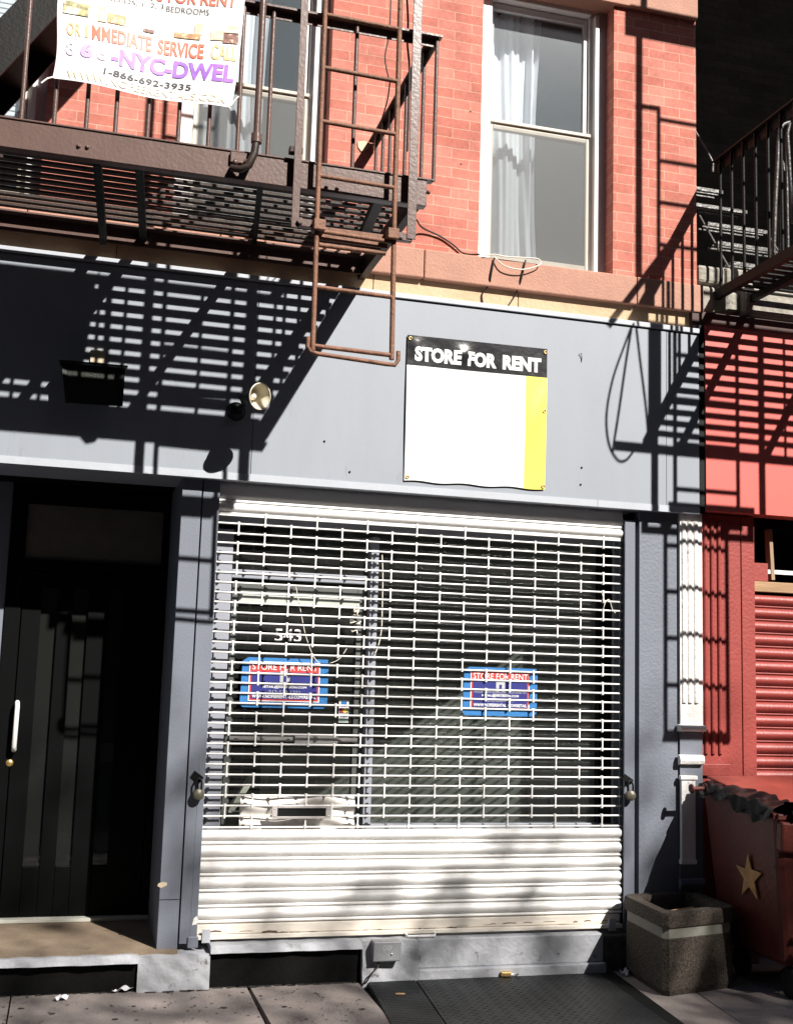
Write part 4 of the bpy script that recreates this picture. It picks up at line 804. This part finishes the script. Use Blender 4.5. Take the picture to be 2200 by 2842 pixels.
# iron stair in the gap: treads, strings and bent handrails
sr = thing('iron_stair', (3.8, .6, 3.8), 'black iron stair with sunlit treads in the dark gap between the buildings', 'stair')
TR = [((1925, 520), (2004, 536), .86), ((1925, 567), (2071, 590), .70), ((1962, 623), (2130, 644), .54), ((1990, 676), (2160, 697), .38), ((2026, 731), (2150, 746), .22)]
for a, b, y in TR:
    p = P(*a, y); q2 = P(*b, y); z = (p.z+q2.z)/2
    MB().box(p.x, q2.x, y-.006, y+.0, z-.012, z+.012).box(p.x, q2.x, y, y+.035, z+.002, z+.010).box(p.x, q2.x, y+.06, y+.085, z+.002, z+.010).box(p.x, q2.x, y+.11, y+.13, z+.002, z+.010).build('tread', STEEL if False else mat('worn_iron', (.11, .105, .1), .4, .3, 12, .6, 40), sr)
MB().tube([P(1932, 585, .8), P(2022, 745, .2)], .008, 6).build('stair_string', mat('worn_iron', (.22, .21, .2)), sr)
MB().tube([P(2125, 645, .55), P(2178, 728, .22)], .008, 6).build('stair_string', MATS['worn_iron'], sr)
HR = mat('grey_iron', (.07, .067, .064), .4, .3, 12, .6, 40)
MB().tube([P(1925, 360, .5), P(1945, 395, .48), P(1966, 430, .46), P(1977, 452, .45), P(1976, 478, .45)], .009, 8).build('handrail', HR, sr)
MB().tube([P(2190, 340, -.3), P(2172, 345, -.3), P(2163, 358, -.3), P(2158, 400, -.3), P(2150, 560, -.3), P(2145, 700, -.3), P(2150, 720, -.3), P(2170, 732, -.3), P(2196, 736, -.3)], .013, 8).build('handrail', HR, sr)
MB().tube([P(2191, 340, -.3), P(2183, 370, -.3), P(2190, 480, -.3), P(2200, 620, -.3)], .012, 8).build('handrail', HR, sr)
MB().tube([P(2160, 430, -.1), P(2172, 455, -.1), P(2174, 475, -.1)], .009, 8).build('handrail', HR, sr)
for k, (px, a, b) in enumerate(((2158, 570, 728), (2180, 380, 740))): MB().tube([P(px, a, -.2), P(px+6, b, -.2)], .009, 8).build('stair_post', HR, sr)
# cable loops hanging from the beam end of the black fire escape
tipx = NX-.15
def lp_(px, py): 
    s = P(px, py, fy); t_ = 1.05; return Vector((s.x+.508*t_, s.y-t_, s.z+.946*t_))
cable('cable_loop', [lp_(1752, 905), lp_(1735, 950), lp_(1700, 1050), lp_(1682, 1150), lp_(1688, 1230), lp_(1712, 1276), lp_(1735, 1278), lp_(1755, 1255)], .007, WIRE, 'slack black cable loop off the end of the black fire escape', 'cable', 6, 6)
cable('cable_loop', [lp_(1752, 905), lp_(1735, 1010), lp_(1718, 1130), lp_(1702, 1235), lp_(1704, 1250)], .0075, WIRE, 'black cable drawn tight to the beam end of the black fire escape', 'cable')
cable('cable_loop', [lp_(1763, 895), lp_(1775, 1000), lp_(1790, 1120), lp_(1797, 1200)], .007, WIRE, 'black cable dropping straight beside the black ladder post', 'cable')
MB_ = MB().bar(lp_(1690, 900), lp_(1950, 560), .03, .036).build('stair_stringer', FEB, ne)

# ================================================================== STREET LEVEL
hatch = thing('cellar_hatch', (2.15, -1, 0), 'dark steel plate cellar hatch set in the sidewalk before the shutter', 'hatch')
def hpan(a, b):
    (x0, y0), (x1, y1), (x2, y2), (x3, y3) = a+b
    m = MB(); m.hexa([(x0, y0, -.02), (x1, y1, -.02), (x2, y2, -.02), (x3, y3, -.02), (x0, y0, .008), (x1, y1, .008), (x2, y2, .008), (x3, y3, .008)])
    o = m.build('hatch_leaf', HATCH, hatch, .002); tr = MB(); 
    ny = 46; nx = 26
    for j in range(ny):
        for i in range(nx):
            u = (i+.5+(j % 2)*.5)/(nx+.6); v = (j+.5)/ny
            if u > .985: continue
            xa = x0+(x1-x0)*u; xb2 = x3+(x2-x3)*u; ya = y0+(y1-y0)*u; yb = y3+(y2-y3)*u; cx = xa+(xb2-xa)*v; cy = ya+(yb-ya)*v
            s = 1 if (i+j) % 2 else -1; d = Vector((.009, .009*s, 0)); e = Vector((-.0028*s, .0028, 0)); c = Vector((cx, cy, .0081)); tr.add([c-d, c+e, c+d, c-e, c+Vector((0, 0, .0022))], [(0, 1, 4), (1, 2, 4), (2, 3, 4), (3, 0, 4)])
    tr.build('tread_pattern', HATCH, o)
hpan([(1.42, -1.32), (1.655, -1.32)], [(1.785, -.115), (1.542, -.112)])
hpan([(1.662, -1.32), (2.69, -1.32)], [(2.79, -.115), (1.792, -.115)])
MB().hexa([(2.695, -1.34, -.02), (2.75, -1.34, -.02), (2.885, -.10, -.02), (2.80, -.10, -.02), (2.695, -1.34, .004), (2.75, -1.34, .004), (2.885, -.10, .004), (2.80, -.10, .004)]).build('hatch_frame', BLK, hatch)

# meter box on the base
a = P(1036, 2614, -.16); b = P(1112, 2667, -.16)
mbx = thing('utility_box', ((a.x+b.x)/2, -.13, b.z), 'small grey utility box lettered DEP on the painted base', 'utility box')
box(a.x, b.x, -.165, -.10, b.z, a.z).build('box', mat('box_grey', (.20, .205, .22), .5, .08, 10, .2, 50), mbx, .006)
lettering('DEP', (a.x+.05, b.x-.048, a.z-.042, a.z-.018, -.1665), mat('dep_letters', (.36, .37, .39), .6), mbx, .02)
MB().lathe([(0, -.004), (.005, -.004), (.006, 0)], (b.x-.05, -.165, b.z+.035), (0, 1, 0), 8).build('screw', STEEL, mbx)
MB().tube([(a.x+.04, -.13, b.z), (a.x+.03, -.15, b.z-.03), (a.x-.0, -.16, b.z-.05), (a.x-.03, -.15, .012), (a.x-.045, -.14, .004)], .004, 6).build('wire', WIRE, mbx)

# planter
cs = [Vector((2.915, -.593, 0)), Vector((3.375, -.475, 0)), Vector((3.40, -.02, 0)), Vector((2.945, -.095, 0))]
cc = sum(cs, Vector())/4
pt = thing('planter', (cc.x, cc.y, 0), 'square exposed aggregate planter with a pale band, at the foot of the grey pier', 'planter')
def ring(sc_, z, ch=.03):
    out = []
    for i in range(4):
        p = cc+(cs[i]-cc)*sc_; a = cc+(cs[i-1]-cc)*sc_; b = cc+(cs[(i+1) % 4]-cc)*sc_
        out += [p+(a-p).normalized()*ch+Vector((0, 0, z)), p+(b-p).normalized()*ch+Vector((0, 0, z))]
    return out
def shell(rs_, m, nm):
    q = MB()
    for r in range(len(rs_)-1): q.add(rs_[r]+rs_[r+1], [(i, (i+1) % 8, 8+(i+1) % 8, 8+i) for i in range(8)])
    return q.build(nm, m, pt)
shell([ring(.95, 0), ring(1.0, .03), ring(1.0, .27), ring(.985, .274)], AGG, 'body'); shell([ring(.985, .272), ring(.985, .325)], BAND, 'band')
shell([ring(.985, .323), ring(1.03, .327), ring(1.04, .34), ring(1.04, .385), ring(1.025, .398), ring(.78, .398), ring(.75, .38), ring(.70, .27)], AGG, 'rim')
so_ = MB(); so_.grid(lambda u, v: cc+((cs[0]*(1-u)+cs[1]*u)*(1-v)+(cs[3]*(1-u)+cs[2]*u)*v-cc)*.73+Vector((0, 0, .30+.012*math.sin(u*9)*math.sin(v*8))), 14, 14); so_.build('soil', SOIL, pt)
a = P(1950, 2545, -.33); tag(MB().hexa([(3.07, -.42, .315), (3.27, -.36, .32), (3.25, -.28, .36), (3.07, -.34, .355), (3.07, -.42, .32), (3.27, -.36, .326), (3.25, -.28, .366), (3.07, -.34, .361)]).build('cardboard_piece', CARD), 'flat scrap of brown cardboard lying inside the planter', 'cardboard')

# red bin
rb = thing('rubbish_bin', (3.8, -.5, 0), 'big red rubbish bin with a gold star, beside the planter', 'bin')
y0, y1 = -.82, -.14
top = [Vector((3.40, y0, .89)), Vector((4.15, y0-.02, .87)), Vector((4.15, y1, .97)), Vector((3.385, y1, .965))]
bot = [Vector((3.475, y0+.06, .16)), Vector((4.1, y0+.06, .16)), Vector((4.1, y1-.02, .16)), Vector((3.475, y1-.02, .16))]
sh = MB(); sh.add(bot+top, [(0, 3, 2, 1), (0, 1, 5, 4), (1, 2, 6, 5), (2, 3, 7, 6), (3, 0, 4, 7)])
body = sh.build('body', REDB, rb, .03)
rim = MB()
for i in range(4): rim.bar(top[i]+Vector((0, 0, .0)), top[(i+1) % 4]+Vector((0, 0, .0)), .035, .03)
rim.build('rim', REDB, rb, .006)
MB().hexa([top[0]+Vector((.10, .10, .0)), top[1]+Vector((0, .10, .0)), top[2]+Vector((0, 0, .05)), top[3]+Vector((.03, 0, .05)), top[0]+Vector((.10, .10, .015)), top[1]+Vector((0, .10, .015)), top[2]+Vector((0, 0, .065)), top[3]+Vector((.03, 0, .065))]).build('lid', mat('red_lid', (.30, .055, .04), .5, .15, 5), rb, .006)
hs = P(1918, 2189, -.2); he = P(1965, 2188, -.2)
MB().tube([hs, he, he+Vector((.06, .02, -.01))], .012, 8).lathe([(0, -.006), (.024, -.006), (.026, 0), (.024, .006), (0, .006)], hs, he-hs, 14).lathe([(.012, -.008), (.028, -.006), (.028, .006), (.012, .008)], hs+(he-hs)*.82, he-hs, 14).build('lift_pin', REDB, rb)
pk = [3.408, y0-.012, .86]; MB().hexa([(3.42, y0-.015, .72), (3.60, y0-.015, .70), (3.60, y0+.05, .70), (3.42, y0+.05, .72), (3.40, y0-.05, .87), (3.62, y0-.05, .86), (3.62, y0, .86), (3.40, y0, .87)]).build('lip', REDB, rb, .012)
for zq in (.30, .22): MB().bar((3.50, y0+.035, zq), (4.1, y0+.035, zq), .03, .02).build('rib', REDB, rb, .005)
for xw, yw in ((3.55, y0+.12), (4.0, y0+.12), (3.55, y1-.12), (4.0, y1-.12)): MB().lathe([(0, -.02), (.06, -.02), (.075, -.012), (.075, .012), (.06, .02), (0, .02)], (xw, yw, .075), (1, 0, 0), 18).build('wheel', RUBBER, rb)
# star on the bin's left side
def onleft(px, py):
    n = (top[3]-top[0]).cross(bot[0]-top[0]).normalized(); d = ray(px, py); t_ = (top[0]-CAM).dot(n)/d.dot(n); pnt = CAM+d*t_; return pnt+n*(.006 if n.x < 0 else -.006)
star = [(2080, 2368), (2089, 2412), (2117, 2424), (2098, 2446), (2107, 2497), (2083, 2460), (2063, 2482), (2069, 2438), (2047, 2400), (2073, 2411)]
sp_ = [onleft(*q_) for q_ in star]; c_ = sum(sp_, Vector())/10; nn = Vector((-.008, 0, 0))
MB().add(sp_+[q_+nn for q_ in sp_], [tuple(range(10, 20))]+[(i, (i+1) % 10, 10+(i+1) % 10, 10+i) for i in range(10)]).build('star', GOLD, rb)
# bin liner folded over the rim
def crumple(name, pts, label, seed, amp=.02, sz=.05):
    rnd = random.Random(seed); q = MB()
    for i in range(len(pts)-1):
        a = Vector(pts[i]); b = Vector(pts[i+1]); d = (b-a); L = d.length; dn = d.normalized(); sd = dn.cross(Vector((0, 0, 1))).normalized(); u_ = sd.cross(dn)
        ph = [rnd.uniform(0, 6) for _ in range(6)]
        def fn(u, v):
            an = v*2*math.pi; r = sz*(1+.32*math.sin(3*an+ph[0]+u*7)+.25*math.sin(5*an+ph[1]-u*13)+.22*math.sin(u*17+ph[2])+.15*math.sin(u*31+2*an+ph[3])); return a+d*u+sd*math.cos(an)*r+u_*math.sin(an)*r*.75
        q.grid(fn, 26, 22)
    return tag(q.build(name, BAG), label, 'bag')
def drape(p0, p1, inn, out, down, label, seed, name='bin_liner'):
    rnd = random.Random(seed); ph = [rnd.uniform(0, 6) for _ in range(8)]; p0 = Vector(p0); p1 = Vector(p1); inn = Vector(inn)
    def fn(u, v):
        e = p0*(1-u)+p1*u; w_ = .5+.5*math.sin(u*9+ph[0]); q_ = .5+.5*math.sin(u*23+ph[1])
        if v < .4: t_ = v/.4; o_ = inn*(1-t_)+Vector((0, 0, .022*math.sin(t_*math.pi*.5)))
        else: t_ = (v-.4)/.6; o_ = Vector((-out*math.sin(t_*1.4), 0, .022-down*t_*(.35+.5*w_+.3*q_)))
        k = .007*math.sin(u*29+v*5+ph[2])+.005*math.sin(u*47-v*9+ph[3])+.007*math.sin(v*13+u*11+ph[4])
        return e+o_+Vector((k*.7, k*.3, k))
    return tag(MB().grid(fn, 70, 22).build(name, BAG), label, 'bag')
drape(top[3]+Vector((-.012, .0, .015)), top[0]+Vector((-.012, .0, .015)), (.17, .02, .03), .026, .085, 'black plastic liner draped over the left rim of the red bin', 4)
crumple('bin_liner', [P(2090, 2160, -.12), P(1985, 2178, -.12)], 'black plastic flap sticking up behind the red bin lid', 9, .02, .014)
crumple('bin_bag', [top[0]+Vector((.06, -.0, .03)), top[0]+Vector((.5, -.02, .05))], 'shiny black bin bag bulging out at the front of the red bin', 6, .03, .062)

# litter
def scrap(pt_, sx, sy, h, label, seed, m=PAPER):
    rnd = random.Random(seed); p = [rnd.uniform(0, 6) for _ in range(4)]
    def fn(u, v): 
        return Vector((pt_.x+(u-.5)*sx+(v-.5)*sx*.5, pt_.y+(v-.5)*sy, .006+h*(.5+.5*math.sin(u*5+p[0])*math.sin(v*4+p[1]))+.3*h*math.sin(u*11+p[2])))
    return tag(MB().grid(fn, 9, 9).build('paper_scrap', m), label, 'litter', 'scraps of paper on the sidewalk')
scrap(G(195, 2747), .065, .09, .045, 'crumpled lilac-white paper scrap by the black vent, larger of two close together', 1)
scrap(G(170, 2776), .045, .05, .018, 'small white paper scrap, nearest the viewer', 2)
scrap(G(345, 2753), .085, .06, .022, 'torn white paper scrap under the grey base, beside the black vent end', 3)
scrap(G(1732, 2708), .05, .04, .028, 'white paper ball between the hatch frame and the planter', 4)
p = G(1110, 2767); tag(MB().tube([(p.x-.022, p.y+.004, .014), (p.x+.022, p.y-.004, .014)], .0045, 8).build('cigarette_butt', CARD), 'orange cigarette butt on the steel hatch', 'cigarette butt')
p = G(1408, 2714); t = thing('loose_padlock', (p.x, p.y, .012), 'loose brass padlock lying on the steel hatch', 'padlock')
MB().hexa([(p.x-.045, p.y-.02, .012), (p.x+.01, p.y-.03, .012), (p.x+.02, p.y+.015, .012), (p.x-.035, p.y+.025, .012), (p.x-.045, p.y-.02, .034), (p.x+.01, p.y-.03, .034), (p.x+.02, p.y+.015, .034), (p.x-.035, p.y+.025, .034)]).build('body', BRASS, t, .004)
MB().tube([(p.x+.012, p.y-.02, .022), (p.x+.05, p.y-.022, .022), (p.x+.058, p.y-.005, .022), (p.x+.05, p.y+.01, .022), (p.x+.016, p.y+.008, .022)], .004, 8).build('shackle', STEEL, t)
gm = MB(); rnd = random.Random(11)
for px, py in ((372, 2794), (470, 2790), (145, 2815), (480, 2741), (60, 2800), (620, 2798), (812, 2756), (790, 2795), (540, 2770), (1005, 2802), (850, 2830), (690, 2820), (320, 2830)):
    c = G(px, py, .0); r = rnd.uniform(.005, .014); n = 11
    gm.add([(c.x+math.cos(2*math.pi*k/n)*r*rnd.uniform(.5, 1.3)*1.3, c.y+math.sin(2*math.pi*k/n)*r*rnd.uniform(.7, 1.2), .003) for k in range(n)], [tuple(range(n))])
for k in range(150):
    c = G(rnd.uniform(0, 1010), rnd.uniform(2745, 2842), .0); r = rnd.uniform(.002, .006); n = 7
    gm.add([(c.x+math.cos(2*math.pi*k2/n)*r*rnd.uniform(.5, 1.3)*1.5, c.y+math.sin(2*math.pi*k2/n)*r*rnd.uniform(.5, 1.3), .0025) for k2 in range(n)], [tuple(range(n))])
x = -.4
while x < 1.5:
    d_ = rnd.uniform(.015, .05); yb = -.088 if x < .41 or .755 < x < 1.5 else -.118; ww = rnd.uniform(.006, .022)
    gm.add([(x, yb-ww, .003), (x+d_, yb-ww*rnd.uniform(.3, 1.2), .003), (x+d_+.01, yb+.02, .003), (x-.01, yb+.02, .003)], [(0, 1, 2, 3)]); x += d_*rnd.uniform(.6, 1.8)
gmo = gm.build('gum_spots', GUM); gmo['kind'] = 'stuff'; gmo['label'] = 'dark gum and dirt spots on the sidewalk flags'; gmo['category'] = 'dirt spots'
